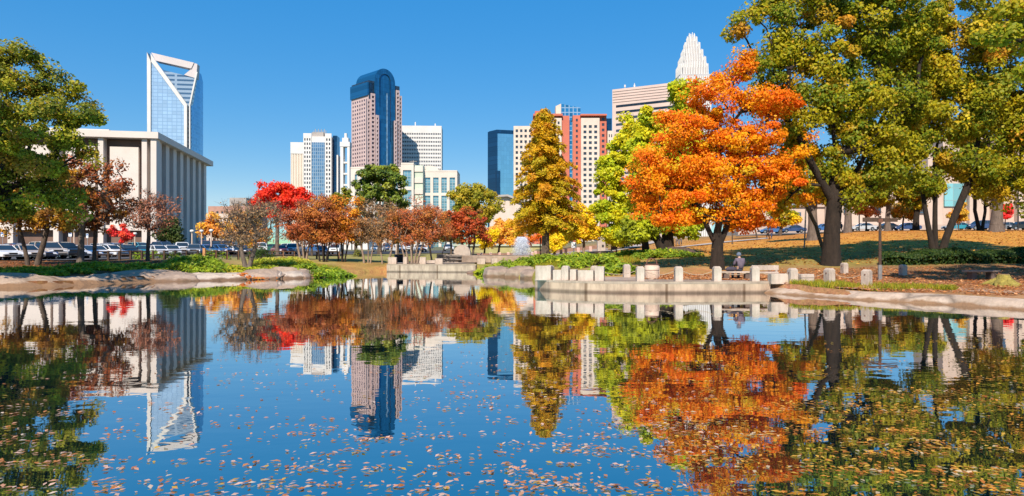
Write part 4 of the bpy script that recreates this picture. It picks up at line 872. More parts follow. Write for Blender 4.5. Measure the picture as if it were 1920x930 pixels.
def plane_pt(p, y, A, Bp):
    """where the ray through photograph pixel (p, y) meets the upright plane through plan points A and B"""
    k = (p - CX) / F; dx, dy = Bp[0] - A[0], Bp[1] - A[1]
    t = (k * A[1] - A[0]) / (dx - k * dy); Y = A[1] + t * dy
    return Vector((k * Y, Y, CZ + (HY - y) / F * Y))
def at(px, d): return ((px - CX) / F * d, d)
class Building:
    def __init__(s, name, label, px, d, base=0.0, cat='building', group=None):
        s.base = base; x, y = at(px, d); s.root = thing(name, label, cat, (x, y, base), group); s.nwin = 0; s.rest = []; s.wm = {}
    def part(s, name, mb, m, parent=None): return mb.build(name, m, parent or s.root)
    def block(s, name, m, corner, uL, uR, wL, wR, z0, z1, mb=None):
        c = Vector((corner[0], corner[1], z0)); a = Vector((uL[0], uL[1], 0)) * wL; b = Vector((uR[0], uR[1], 0)) * wR
        t = mb or MB(); t.prism([c, c + b, c + a + b, c + a], (0, 0, z1 - z0))
        return t if mb else t.build(name, m, s.root)
    def facade(s, o, u, n, width, z0, z1, cols, rows, pier, sill, depth, wm, gm, end=None, top=None, mb=None, pane=None):
        """relief of piers and spandrels standing depth proud of the core; every opening holds a window of its own"""
        t = mb or MB(); u = Vector((u[0], u[1], 0)); n = Vector((n[0], n[1], 0)); o = Vector((o[0], o[1], 0))
        end = pier if end is None else end; top = sill if top is None else top
        cw = (width - 2 * end - (cols - 1) * pier) / cols; rh = (z1 - z0 - top) / rows
        def bar(a, b, za, zb): p = o + u * a + Vector((0, 0, za)); q = o + u * b + Vector((0, 0, za)); t.prism([p, q, q + n * depth, p + n * depth], (0, 0, zb - za))
        x = 0
        for i in range(cols + 1):
            w = end if i in (0, cols) else pier
            bar(x, x + w, z0, z1); x += w + cw
        for i in range(cols):
            a = end + i * (cw + pier)
            for r in range(rows): bar(a, a + cw, z0 + r * rh, z0 + r * rh + sill)
            bar(a, a + cw, z1 - top, z1)
        if gm is None: return t
        ang = math.atan2(u.y, u.x)
        for r in range(rows - 1, -1, -1):
            for i in range(cols):
                a = end + i * (cw + pier); zz = z0 + r * rh + sill; h = rh - sill
                c = o + u * (a + cw / 2) + n * .06 + Vector((0, 0, zz))
                if s.nwin < 100:
                    key = (round(cw, 3), round(h, 3), gm.name)
                    if key not in s.wm:
                        wb = MB().box((0, 0, 0), (cw - .004, .1, h - .004)); me = bpy.data.meshes.new('window'); me.from_pydata(wb.v, [], wb.f); me.materials.append(gm); s.wm[key] = me
                    w = link('window', s.wm[key], s.root); w.location = c - s.root.location; w.rotation_euler = (0, 0, ang); s.nwin += 1
                else: s.rest.append((c, cw - .004, h - .004, ang, gm))
        if mb is None: t.build('wall', wm, s.root)
        return t
    def done(s):
        if s.rest:
            t = MB()
            for c, w, h, a, gm in s.rest: t.box(c, (w, .1, h), a)
            o = t.build('window', s.rest[0][4], s.root); o['kind'] = 'stuff'

def rot(a): return (math.cos(a), math.sin(a))
# --- glass tower with the open slanted frame on top
def frame_tower():
    A, Bq = at(276, 800), at(364, 808); P = lambda x, y: plane_pt(x, y, A, Bq)
    u = (Vector((*Bq, 0)) - Vector((*A, 0))).normalized(); back = Vector((-u.y, u.x, 0))
    b = Building('glass_skyscraper', 'pale blue glass skyscraper with a white Y shaped frame and an open slanted top', 320, 820, 0)
    Z0 = lambda p: Vector((p.x, p.y, 0))
    def solid(pts, t0, t1, name, m):
        b.part(name, MB().prism([p + back * t0 for p in pts], back * (t1 - t0)), m)
    solid([Z0(P(282, 400)), Z0(P(346, 400)), P(346, 199), P(284, 113)], .6, 40, 'glass_wall', M_dukeg)
    solid([Z0(P(346, 400)), Z0(P(357, 400)), P(357, 197), P(366, 145), P(304, 130), P(346, 197)], 3, 9, 'recessed_wall', glass('banded_glass', (.09, .17, .27), .4, .15, grid=(60, 5.2, 1.5), gcol=(.42, .50, .57), var=.1))
    # the right hand flank, running away from us
    C = Vector((*at(357, 808.5), 0)); R = Vector((*at(374.5, 836), 0)); v = (R - C)
    t = MB(); k = lambda q, y: q + Vector((0, 0, CZ + (HY - y) / F * q.y))
    t.prism([C, R, k(R, 150), k(C + v * .80, 134), k(C, 197)], back * 14); b.part('flank_wall', t, M_duked)
    st = MB()
    def strip(pts, pr=-1.2, th=2.4): st.prism([p + back * pr for p in pts], back * th)
    strip([Z0(P(277, 400)), Z0(P(283, 400)), P(283, 115), P(276, 98)], -1.0, 9)
    strip([P(283, 100), P(291, 113), P(351, 196), P(345.5, 199.5), P(284, 116)])
    strip([Z0(P(345.5, 400)), Z0(P(351, 400)), P(351, 196), P(345.5, 199.5)])
    strip([Z0(P(355, 400)), Z0(P(357.2, 400)), P(357.2, 197), P(355, 196)])
    strip([P(355, 196), P(357.2, 198), P(371, 135), P(367.5, 137)])
    b.part('frame', st, M_white)
    t = MB(); t.prism([p + back * 1 for p in (P(283, 98), P(363, 117), P(358, 128), P(291, 113))], back * 12); b.part('top_beam', t, mat('pale_grey_panel', (.58, .52, .52), .7, .06, .1))
    t = MB(); t.prism([p + back * 2 for p in (P(363, 117.4), P(369, 119), P(367, 146), P(344, 139.5), P(358, 128.3))], back * 10); b.part('top_post', t, MATS['pale_grey_panel'])
frame_tower()
# --- concrete office block with fins
def office_block():
    c = Vector((*at(293, 144), 0)); uL = Vector((-.982, -.188, 0)); uR = Vector((-.188, .982, 0)); z0 = 3.2
    zt = CZ + (HY - 248) / F * 144
    b = Building('office_block', 'low pale concrete office block with tall fins and a flat overhanging roof', 293, 144, z0)
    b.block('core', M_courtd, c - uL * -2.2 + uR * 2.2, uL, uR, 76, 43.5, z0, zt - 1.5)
    rf = b.block('roof', M_court, c - uL * .5 - uR * .5, uL, uR, 80, 48, zt - 1.35, zt)
    b.block('roof_house', M_court, c + uL * 12 + uR * 8, uL, uR, 40, 20, zt + .002, zt + 1.6)
    t = MB()
    def pier(a0, a1, d0, d1, za, zb, U, V, mb): # a along U from the corner, d inward along V
        p = c + U * a0 + V * d0 + Vector((0, 0, za)); q = c + U * a1 + V * d0 + Vector((0, 0, za)); mb.prism([p, q, q + V * (d1 - d0), p + V * (d1 - d0)], (0, 0, zb - za))
    zf = z0 + 4.6
    # street front: columns, dark slots, blank white panels
    x = 1.9
    for k in range(9):
        f = MB(); pier(x, x + 1.0, .2, 2.6, z0, zt - 1.36, uL, uR, f); b.part('column', f, M_court)
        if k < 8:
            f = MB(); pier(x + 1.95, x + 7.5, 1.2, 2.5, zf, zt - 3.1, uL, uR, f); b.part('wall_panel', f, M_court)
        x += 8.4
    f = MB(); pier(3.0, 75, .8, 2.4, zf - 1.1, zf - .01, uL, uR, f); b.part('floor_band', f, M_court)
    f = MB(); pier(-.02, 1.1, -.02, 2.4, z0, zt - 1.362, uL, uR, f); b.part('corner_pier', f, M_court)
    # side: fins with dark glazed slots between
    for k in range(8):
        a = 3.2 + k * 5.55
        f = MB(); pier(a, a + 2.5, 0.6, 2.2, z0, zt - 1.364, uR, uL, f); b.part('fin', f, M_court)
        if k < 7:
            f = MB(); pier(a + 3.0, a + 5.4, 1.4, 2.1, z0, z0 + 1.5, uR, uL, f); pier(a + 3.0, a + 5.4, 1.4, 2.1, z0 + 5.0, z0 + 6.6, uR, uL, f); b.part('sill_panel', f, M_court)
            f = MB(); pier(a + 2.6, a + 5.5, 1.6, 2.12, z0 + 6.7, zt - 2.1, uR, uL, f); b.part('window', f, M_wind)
office_block()
# --- far low buildings on the left
def simple(name, label, px0, px1, py, d, depth, base, m, cols=0, rows=0, gm=None, pier=.5, sill=.5, ang=0.0, dd=.3, cat='building', top=None, end=None):
    A = Vector((*at(px0, d), 0)); u = Vector((math.cos(ang), math.sin(ang), 0)); n = Vector((u.y, -u.x, 0))
    kk = (px1 - CX) / F; w = (kk * A.y - A.x) / (u.x - kk * u.y); zt = CZ + (HY - py) / F * d
    b = Building(name, label, (px0 + px1) / 2, d, base, cat)
    t = MB(); t.prism([Vector((A.x, A.y, base)), Vector((A.x, A.y, base)) + u * w, Vector((A.x, A.y, base)) + u * w - n * depth, Vector((A.x, A.y, base)) - n * depth], (0, 0, zt - base))
    if cols:
        t.build('core', gm if gm else m, b.root)
        b.facade(A, u, n, w, base, zt + .3, cols, rows, pier, sill, dd, m, gm, top=top, end=end)
        # side walls so the core does not show its glass round the corner
        for o_, s_ in ((Vector((A.x, A.y, base)), -1), (Vector((A.x, A.y, base)) + u * w, 1)):
            MB().prism([o_ + n * dd * .98, o_ + u * s_ * .3 + n * dd * .98, o_ + u * s_ * .3 - n * depth, o_ - n * depth], (0, 0, zt - base + .28)).build('side_wall', m, b.root)
        MB().prism([Vector((A.x, A.y, zt + .01)) , Vector((A.x, A.y, zt + .01)) + u * w, Vector((A.x, A.y, zt + .01)) + u * w - n * depth, Vector((A.x, A.y, zt + .01)) - n * depth], (0, 0, .25)).build('roof', m, b.root)
    else: t.build('wall', m, b.root)
    return b, A, u, n, w, zt
for args in (('low_building', 'distant pale low building right of the concrete office block, with dark windows', 380, 436, 402, 255, 20, 3.5, M_pale, 7, 3, M_wind, 1.0, 1.6),
             ('low_building', 'distant reddish roofed low building above the pale one by the office block', 392, 470, 388, 300, 20, 3.5, mat('red_brick', (.45, .25, .19), .9, .2, .5), 8, 3, M_wind, 1.2, 2.2),
             ('low_building', 'small pale grey square building above the leafless tree', 432, 461, 372, 330, 12, 3.5, M_roofg, 3, 4, M_wind, 1.5, 2.6),
             ('low_building', 'long low white shopfront behind the rusty myrtles', 592, 690, 447, 176, 14, 2.0, M_white, 9, 1, M_wind, 1.6, 1.0),
             ('low_building', 'low cream wall of a building behind the stage at the far lot', 690, 800, 450, 190, 14, 2.0, M_cream, 8, 1, M_wind, 2.2, 1.2)):
    simple(*args)[0].done()
# --- skyline, left to right
def ribbed():
    b, A, u, n, w, zt = simple('office_tower', 'narrow beige ribbed tower at the left of the white twin', 545, 572, 267, 720, 22, 3, mat('beige_panel', (.66, .54, .43), .8, .08, .1), ang=.1)
    t = MB()
    for k in range(9):
        p = Vector((A.x, A.y, 3)) + u * (w / 9 * k + .3); t.prism([p + n * .9, p + u * .9 + n * .9, p + u * .9, p], (0, 0, zt - 12 - 3))
    t.build('rib', mat('light_rib', (.74, .66, .57), .8, .06, .1), b.root)
    MB().prism([Vector((A.x, A.y, zt - 11.9)) + n * 1.1, Vector((A.x, A.y, zt - 11.9)) + u * w + n * 1.1, Vector((A.x, A.y, zt - 11.9)) + u * w, Vector((A.x, A.y, zt - 11.9))], (0, 0, 12)).build('parapet', M_white, b.root)
ribbed()
def white_tower():
    d = 690; zt = CZ + (HY - 250) / F * d
    b = Building('office_tower', 'white tower with dark square windows and a blue glass stripe down its middle', 600, d, 3)
    L0 = Vector((*at(569, d), 0)); u = Vector((1, .06, 0)).normalized(); n = Vector((u.y, -u.x, 0))
    X = lambda p: ((p - CX) / F * d - L0.x)
    t = MB(); q = L0 + Vector((0, 0, 3)); t.prism([q, q + u * X(621), q + u * X(621) - n * 24, q - n * 24], (0, 0, zt - 6)); t.build('core', M_white, b.root)
    b.facade(L0, u, n, X(584), 3, zt, 3, 26, 1.2, 1.9, .8, M_white, M_wind, top=5, end=1.0)
    b.facade(L0 + u * X(609), u, n, X(621) - X(609), 3, zt, 2, 26, 1.3, 1.9, .8, M_white, M_wind, top=5, end=1.2)
    t = MB(); q = L0 + u * (X(584.5)) + Vector((0, 0, 3)); w = X(608.5) - X(584.5); t.prism([q + n * .5, q + u * w + n * .5, q + u * w, q], (0, 0, zt - 12)); t.build('glass_wall', M_stripg, b.root)
    # right wing: white fin then blue flank
    q = L0 + u * (X(621) + .05) + Vector((0, 0, 3)) - n * 6
    t = MB(); t.prism([q, q + u * 4.2, q + u * 4.2 - n * 14, q - n * 14], (0, 0, zt - 4)); t.build('flank_wall', M_blueg, b.root)
    q2 = q + u * 4.25; t = MB(); t.prism([q2 + n * 2, q2 + u * 1.4 + n * 2, q2 + u * 1.4 - n * 14, q2 - n * 14], (0, 0, zt - 6 - 18)); t.build('fin', M_white, b.root)
    t = MB()
    for k in range(9):
        q = L0 + u * (X(586) + k * 1.5) + Vector((0, 0, zt - 2)) - n * 6; t.box(q, (.5, .5, 6 + 1.5 * (k % 2)))
    q = L0 + u * (X(594)) + Vector((0, 0, zt - 3)) - n * 8; t.box(q, (12, 8, 5)); t.build('roof_plant', M_roofg, b.root)
    b.done()
white_tower()
def slim_tower():
    d = 500; b = Building('bell_tower', 'slim white open tower with tall slots beside the pink skyscraper', 648, d, 3)
    def bx(nm, p0, p1, y0, y1, dd=0, th=6, m=M_white):
        a = Vector((*at(p0, d), 0)); z1 = CZ + (HY - y0) / F * d; z0 = max(3, CZ + (HY - y1) / F * d); w = (p1 - p0) / F * d
        MB().prism([(a.x, d + dd, z0), (a.x + w, d + dd, z0), (a.x + w, d + dd + th, z0), (a.x, d + dd + th, z0)], (0, 0, z1 - z0)).build(nm, m, b.root)
    bx('pier', 638, 643.5, 275, 480); bx('pier', 651, 655.5, 275, 480)
    for y in (303, 324, 345, 366): bx('crossbeam', 643.6, 650.9, y, y + 3.2, .5, 5)
    bx('cap', 637.4, 656, 266, 274.8, -.3, 6.6); bx('cap', 641, 652.5, 258, 265.8, .8, 4.5); bx('finial', 644.5, 648.8, 249, 257.8, 1.8, 2.5)
    bx('back_block', 631, 640, 345, 480, 30, 8, M_pinkst)
slim_tower()
M_purp = glass('purple_window_glass', (.035, .03, .055), .15, .2)
def pink_tower():
    c = Vector((*at(688, 672), 0)); r2 = .7071; uL = Vector((-r2, r2, 0)); uR = Vector((r2, r2, 0)); nL = Vector((-r2, -r2, 0)); nR = Vector((r2, -r2, 0))
    Z = lambda y, d=680: CZ + (HY - y) / F * d
    b = Building('granite_skyscraper', 'tall pink granite skyscraper with a round arched blue glass top', 703, 690, 3)
    zs = Z(190, 690); zb = Z(158, 690)
    # core of dark glass behind the granite grid
    t = MB(); q = Vector((c.x, c.y, 3)); t.prism([q + uR * 2, q + uR * 39, q + uR * 39 + uL * 31, q + uR * 2 + uL * 31], (0, 0, zb - 3)); t.build('core', M_wing, b.root)
    b.facade(c + uR * 2 , uL, nL, 31, 3, Z(182, 686), 7, 38, 2.0, 2.0, .3, M_pinkst, M_purp, top=4)
    # barrel vault running back from the round arch
    ow = 9.2; oc = 20.5; r = 12.3; prof = []
    zv = Z(156, 690)
    o = c + uR * (oc - r) + Vector((0, 0, 0))
    pts = [c + uR * (oc - r) + Vector((0, 0, zv - 12)), c + uR * (oc + r) + Vector((0, 0, zv - 12))]
    for k in range(0, 25):
        g = PI * k / 24; pts.append(c + uR * (oc + r * math.cos(g)) + Vector((0, 0, zv + 13.5 * math.sin(g))))
    MB().prism([p + nR * 1.0 for p in pts], uL * 34).build('vault_roof', M_archg, b.root)
    # the arched glass bay below it
    q = c + uR * (oc - r * .98) + Vector((0, 0, 3)) + nR * 1.2; MB().prism([q, q + uR * r * 1.96, q + uR * r * 1.96 - nR * 2, q - nR * 2], (0, 0, zv - 12.1 - 3)).build('glass_bay', M_archg, b.root)
    # recessed arch outline and centre mullion
    ring = []
    for k in range(0, 25):
        g = PI * k / 24; ring.append(c + uR * (oc + 6.2 * math.cos(g)) + Vector((0, 0, zv + 1 + 7.0 * math.sin(g))) + nR * 1.3)
    t = MB(); t.tube([ring[0] - Vector((0, 0, 60))] + ring + [ring[-1] - Vector((0, 0, 26))], .45, 5); t.build('arch_rib', M_blueg, b.root)
    q = c + uR * (oc + 1.5) + nR * 1.25 + Vector((0, 0, 3)); MB().prism([q, q + uR * 1.2, q + uR * 1.2 + nR * .8, q + nR * .8], (0, 0, Z(172) - 3)).build('mullion', glass('light_mullion', (.22, .36, .48), .4, .2), b.root)
    MB().prism([c + uR * 1 + Vector((0, 0, Z(184, 686))) + nL * .5, c + uR * 1 + uL * 31.5 + Vector((0, 0, Z(184, 686))) + nL * .5, c + uR * 8 + uL * 31.5 + Vector((0, 0, Z(184, 686))), c + uR * 8 + Vector((0, 0, Z(184, 686)))], (0, 0, zv - 12 + 9 - Z(184, 686))).build('shoulder', M_archg, b.root)
    # stepped granite bays either side of the glass
    def bay(a, w, pr, ytop, cols):
        zt = Z(ytop, 690); q = c + uR * a + Vector((0, 0, 3)); MB().prism([q + nR * (pr - .9), q + uR * w + nR * (pr - .9), q + uR * w - nR * .5, q - nR * .5], (0, 0, zt - 3.2)).build('bay_core', M_wing, b.root)
        b.facade(c + uR * a + nR * (pr - .9), uR, nR, w, 3, zt, cols, max(4, int((zt - 3) / 4.1)), .9, 1.9, .9, M_pinkst, M_wing, top=2.5)
    bay(-.5, 3.6, 1.6, 193, 1); bay(3.2, 4.6, 2.6, 182, 1); bay(7.9, 3.4, 4.2, 221, 1)
    bay(29.8, 3.4, 4.2, 226, 1); bay(33.3, 4.0, 2.6, 167, 1); bay(37.4, 3.4, 1.6, 176, 1)
    MB().prism([c + uR * 40.9 + Vector((0, 0, 3)), c + uR * 41.8 + Vector((0, 0, 3)), c + uR * 41.8 + uL * 30 + Vector((0, 0, 3)), c + uR * 40.9 + uL * 30 + Vector((0, 0, 3))], (0, 0, Z(184) - 3)).build('side_wall', M_pinkst, b.root)
    b.done()
pink_tower()
def white_slab():
    b, A, u, n, w, zt = simple('office_tower', 'broad white slab tower with horizontal window rows behind the pink skyscraper', 742, 827.5, 236, 752, 26, 3, M_white, 26, 30, M_wind, .75, 2.3, ang=.05, dd=.7, top=8)
    t = MB()
    for k, h in ((.42, 5), (.86, 3.5)):
        p = Vector((A.x, A.y, zt + .3)) + u * w * k - n * 5; t.tube([p, p + Vector((0, 0, h))], .7, 6)
    t.build('roof_mast', M_white, b.root); b.done()
white_slab()
def cream_office():
    d = 318; b = Building('office_building', 'cream stone office building with tall teal windows behind the magnolia', 790, d, 3)
    def wing(p0, p1, py, dd, cols, rows, gm=M_tealg, pier=2.0, sill=1.6, end=None, ang=0.0, top=2.8):
        dd = d + dd; A = Vector((*at(p0, dd), 0)); u = Vector((math.cos(ang), math.sin(ang), 0)); n = Vector((u.y, -u.x, 0)); w = (p1 - p0) / F * dd; zt = CZ + (HY - py) / F * dd
        q = Vector((A.x, A.y, 3)); MB().prism([q, q + u * w, q + u * w - n * 16, q - n * 16], (0, 0, zt - 3.4)).build('core', M_cream, b.root)
        b.facade(A, u, n, w, 3, zt, cols, rows, pier, sill, .8, M_cream, gm, top=top, end=end)
        MB().prism([q + n * .9 + Vector((0, 0, zt - 3.1)), q + u * w + n * .9 + Vector((0, 0, zt - 3.1)), q + u * w - n * 16 + Vector((0, 0, zt - 3.1)), q - n * 16 + Vector((0, 0, zt - 3.1))], (0, 0, .7)).build('cornice', M_cream, b.root)
        return zt
    wing(793, 857.5, 322, 3, 4, 4, end=1.0, pier=1.3, sill=1.3); wing(752, 776, 308, -2, 1, 4, end=1.0, pier=1.0); wing(658, 755, 316, 3, 7, 4)
    dd = d - 1; zt = CZ + (HY - 310) / F * dd; A = Vector((*at(776.4, dd), 0)); w = (793 - 776.4) / F * dd
    t = MB(); q = A + Vector((0, 0, 3)); t.prism([q, q + Vector((w, 0, 0)), q + Vector((w, 10, 0)), q + Vector((0, 10, 0))], (0, 0, zt - 3)); t.build('stair_bay', mat('pale_green_panel', (.52, .58, .47), .7, .1, .2), b.root)
    for k in range(4):
        t = MB(); z = zt - 3 - k * 5.2; t.prism([q + Vector((-.02, -.5, z - 3)), q + Vector((w + .02, -.5, z - 3)), q + Vector((w + .02, .2, z - 3)), q + Vector((-.02, .2, z - 3))], (0, 0, 2.2)); t.build('stair_band', M_cream, b.root)
    # half round roof house
    t = MB(); zc = CZ + (HY - 321) / F * d; pts = []
    for k in range(13):
        g = PI * k / 12; p = at(805, d + 6); pts.append(Vector((p[0] + 4.6 * math.cos(g), p[1], zc + 2.9 * math.sin(g) + .5)))
    t.prism(pts, (0, 9, 0)); t.build('roof_house', mat('pale_roof', (.6, .53, .46), .7, .1, .2), b.root)
    p = Vector((*at(775, d + 2), CZ + (HY - 310) / F * d - .5)); t = MB(); t.tube([p, p + Vector((0, 0, 3.2))], .12, 6); t.tube([p + Vector((-1.8, 0, 2.6)), p + Vector((1.8, 0, 2.6))], .1, 6); t.build('roof_mast', M_roofg, b.root)
    b.done()
cream_office()
def blue_tower():
    d = 600; b = Building('glass_tower', 'dark blue mirrored glass tower with a stepped left edge', 942, d, 3)
    Z = lambda y: CZ + (HY - y) / F * d
    c = Vector((*at(931, d), 0)); uL = Vector((-.62, .785, 0)); uR = Vector((.965, .26, 0))
    b.block('glass_wall', M_blueg2, c + uR * .05, uL, uR, 12, 24, 3, Z(250)); b.block('parapet', M_blueg, c + uR * .05 + Vector((.2, -.2, 0)), uL, uR, 12, 24, Z(249.9), Z(243))
    b.block('dark_wall', M_blueg, c - uR * .02 + Vector((0, -.3, 0)), uL, Vector((1, 0, 0)), 13, .9, 3, Z(244))
    q = c + Vector((0, -.9, 0)); b.block('step_wall', M_blueg, q, uL, uR, 6, 3.4, 3, Z(320))
blue_tower()
def red_tower():
    d = 430; Z = lambda y: CZ + (HY - y) / F * d
    b = Building('apartment_tower', 'red and off white apartment tower with a slanted blue glass crown', 1060, d, 4)
    def wing(nm, p0, p1, py, dd, m, cols=0, rows=0, gm=M_wind, pier=1.3, sill=1.7, th=14, top=2.2, end=None):
        D = d + dd; A = Vector((*at(p0, D), 0)); u = Vector((1, 0, 0)); n = Vector((0, -1, 0)); w = (p1 - p0) / F * D; zt = CZ + (HY - py) / F * D
        q = Vector((A.x, A.y, 4)); MB().prism([q, q + u * w, q + u * w - n * th, q - n * th], (0, 0, zt - 4)).build(nm, m, b.root)
        if cols: b.facade(A, u, n, w, 4, zt + .2, cols, rows, pier, sill, .45, m, gm, top=top, end=end)
        return A, w, zt
    wing('wing_wall', 963, 1000, 237, 6, M_offw, 4, 22); wing('red_wall', 1000.3, 1034, 217, 2, M_red, 3, 24, pier=2.0)
    A, w, zt = wing('bay_wall', 1034.3, 1053, 222, -1, M_offw, 2, 23); wing('red_wall', 1053.3, 1067.5, 217, 1, M_red)
    wing('slot_wall', 1067.8, 1073.6, 228, 3, M_bright); wing('red_wall', 1074, 1089, 217, 1, M_red, 1, 24, pier=1.6, end=1.9)
    wing('bay_wall', 1089.4, 1124, 222, -2, M_offw, 3, 23, pier=1.5, sill=1.6, top=4.5); wing('red_wall', 1124.4, 1137, 215, 1, M_red, 1, 24, end=1.3)
    wing('flank_wall', 1137.3, 1147, 222, 6, M_blueg); wing('wing_wall', 1139, 1150, 246, 2.5, M_offw, 2, 20, pier=.8)
    def cap(p0, p1, y0, y1, dd, m, nm): 
        D = d + dd; A = Vector((*at(p0, D), CZ + (HY - y1) / F * D)); w = (p1 - p0) / F * D; MB().prism([A, A + Vector((w, 0, 0)), A + Vector((w, 13, 0)), A + Vector((0, 13, 0))], (0, 0, (y1 - y0) / F * D)).build(nm, m, b.root)
    cap(1088.5, 1138, 213.5, 216.5, -2.6, M_red, 'cornice'); cap(1000, 1055, 213, 216.8, -1.6, M_red, 'cornice'); cap(1003, 1012, 208, 213, 3, M_red, 'roof_block')
    D = d + 5; P = lambda p, y: Vector((*at(p, D), CZ + (HY - y) / F * D))
    MB().prism([P(1052, 226), P(1088.5, 226), P(1088.5, 202), P(1052, 194.5)], (0, 9, 0)).build('glass_crown', M_bright, b.root)
    MB().prism([P(1042, 226), P(1051.8, 226), P(1051.8, 194.3), P(1042, 199)], (0, 9, 0)).build('crown_wall', M_offw, b.root)
    b.done()
red_tower()
def pink_slab():
    A, Bq = at(1148, 600), at(1264, 576); b = Building('office_tower', 'broad pinkish stone slab tower with dark horizontal window bands behind the lime ginkgo', 1205, 590, 4)
    P = lambda x, y: plane_pt(x, y, A, Bq); u = (Vector((*Bq, 0)) - Vector((*A, 0))).normalized(); bk = Vector((-u.y, u.x, 0))
    m = mat('pink_stone', (.62, .47, .41), .8, .08, .08); g = lambda p: Vector((p.x, p.y, 4))
    MB().prism([g(P(1148, 400)), g(P(1264, 400)), P(1264, 154.5), P(1148, 168)], bk * 30).build('wall', m, b.root)
    for k in range(18):
        y = 197.5 + k * 11.4; f = lambda x, y: P(x, 472 - (472 - y) * (1 + .043 * (x - 1155) / 107))
        MB().prism([f(1155, y + 4.4) - bk * .12, f(1264, y + 4.4) - bk * .12, f(1264, y) - bk * .12, f(1155, y) - bk * .12], bk * .2).build('window_band', M_wind, b.root)
    for k in range(5):
        y = 172 + k * 5; MB().prism([P(1149, 472 - (472 - y - .7)), P(1263, 472 - (472 - y - .7) * 1.0425), P(1263, 472 - (472 - y) * 1.0425), P(1149, y)], bk * -.35).build('groove', mat('stone_groove', (.42, .31, .28), .9), b.root)
    for x in (1168, 1186):
        p = P(x, 165) + bk * 6; MB().tube([p - Vector((0, 0, 4)), p + Vector((0, 0, 3 if x == 1168 else 5.5))], .35, 6).tube([p + Vector((0, 0, 2)), p + Vector((0, 0, 4))], .8, 6).build('roof_mast', M_white, b.root)
pink_slab()
def crown_tower():
    d = 830; b = Building('crowned_skyscraper', 'tallest grey white skyscraper with a tiered spired crown behind the orange maple', 1301, d, 4)
    Z = lambda y: CZ + (HY - y) / F * d; cx, cy = at(1297, d); g = mat('pale_grey_stone', (.46, .44, .44), .7, .08, .08)
    S2 = lambda wpx: wpx / F * d
    t = MB(); t.box((cx, cy, 4), (S2(57), S2(57), Z(146) - 4)); t.build('shaft', g, b.root)
    t = MB()
    for k in range(15):
        x = cx - S2(28.5) + S2(57) * (k + .5) / 15; t.box((x, cy - S2(28.5) - .6, 4), (1.3, 1.4, Z(150) - 4))
        t.box((cx - S2(28.5) - .6, cy - S2(28.5) + S2(57) * (k + .5) / 15, 4), (1.4, 1.3, Z(150) - 4))
    t.build('rib', M_white, b.root)
    # stepped tiers of upright fins
    for (w, y0, y1) in ((52, 146, 132), (45, 132, 118), (36, 118, 104), (27, 104, 90), (18, 90, 79), (10, 79, 73)):
        t = MB(); t.box((cx, cy, Z(y0) + .01), (S2(w) * .86, S2(w) * .86, Z(y1) - Z(y0) - .02)); t.build('tier', g, b.root)
        t = MB(); n = max(3, int(w / 5))
        for k in range(n):
            for a in range(4):
                q = -S2(w) * .45 + S2(w) * .9 * (k + .5) / n; h = Z(y1) - Z(y0) + 4.5 + 2.5 * (1 - abs(2 * (k + .5) / n - 1)); ca, sa = math.cos(a * PI / 2), math.sin(a * PI / 2)
                x, y = q, -S2(w) * .47; t.box((cx + x * ca - y * sa, cy + x * sa + y * ca, Z(y0)), (1.3, 1.3, h), a * PI / 2, .5)
        t.build('crown_fin', M_white, b.root)
crown_tower()
# --- buildings close behind the lawn
def small_roof():
    d = 240; b = Building('low_building', 'pale building with a sloping roof showing left of the cypress', 945, d, 3)
    P = lambda p, y, q=0: Vector((*at(p, d + q), CZ + (HY - y) / F * (d + q)))
    MB().prism([P(918, 470), P(1000, 470), P(1000, 385), P(951, 367), P(934, 368), P(918, 400)], (0, 30, 0)).build('wall', M_pale, b.root)
    MB().prism([P(929.5, 369.5, -1.5), P(934, 365.5, -1.5), P(952, 364.5, -1.5), P(1002, 383, -1.5), P(1002, 387, -1.5), P(951, 368, -1.5), P(934, 369.3, -1.5)], (0, 33, 0)).build('roof', M_roofg, b.root)
small_roof()
def stone_hall():
    d = 158; b = Building('stone_hall', 'long pale stone building behind the lawn and parked cars on the right', 1700, d, 5.5)
    Z = lambda y: CZ + (HY - y) / F * d
    def bx(nm, p0, p1, y0, y1, dd, m, th=12):
        A = Vector((*at(p0, d + dd), max(5.0, CZ + (HY - y1) / F * (d + dd)))); w = (p1 - p0) / F * (d + dd); z1 = CZ + (HY - y0) / F * (d + dd)
        return MB().prism([A, A + Vector((w, 0, 0)), A + Vector((w, th, 0)), A + Vector((0, th, 0))], (0, 0, z1 - A.z)).build(nm, m, b.root)
    hs = mat('hall_stone', (.58, .45, .37), .85, .14, .3, col2=(.50, .385, .315)); hd = mat('hall_dark_stone', (.48, .37, .31), .85, .12, .3)  # wall stone, and a darker tone for cornices and plinth
    bx('wall', 1385, 1560, 388, 470, 8, hs); bx('wall', 1560.2, 1768, 335, 470, 4, hs); bx('wall', 1768.2, 2300, 255, 470, 6, hs)
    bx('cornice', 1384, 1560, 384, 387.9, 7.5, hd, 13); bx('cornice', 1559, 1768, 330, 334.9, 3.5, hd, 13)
    for p in (1740, 1818, 1862, 1908, 1955): bx('pilaster', p, p + 9, 262, 470, 4.8, hs, 3)
    bx('window', 1771, 1812, 344, 387, 5.6, glass('turquoise_glass', (.22, .48, .50), .3, .1, grid=(2.5, 3.0, .06), gcol=(.3, .42, .42)), 1.0)
    for p in (1583, 1612, 1641, 1690, 1722): bx('window', p, p + 11, 372, 400, 3.6, M_wing, 1.0)
    for p in (1827, 1872, 1918): bx('window', p, p + 14, 300, 340, 5.5, M_wing, 1.0)
    for p in (1405, 1445, 1490): bx('window', p, p + 12, 398, 410, 7.5, M_wing, 1.0)
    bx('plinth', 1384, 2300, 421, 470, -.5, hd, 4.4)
stone_hall()
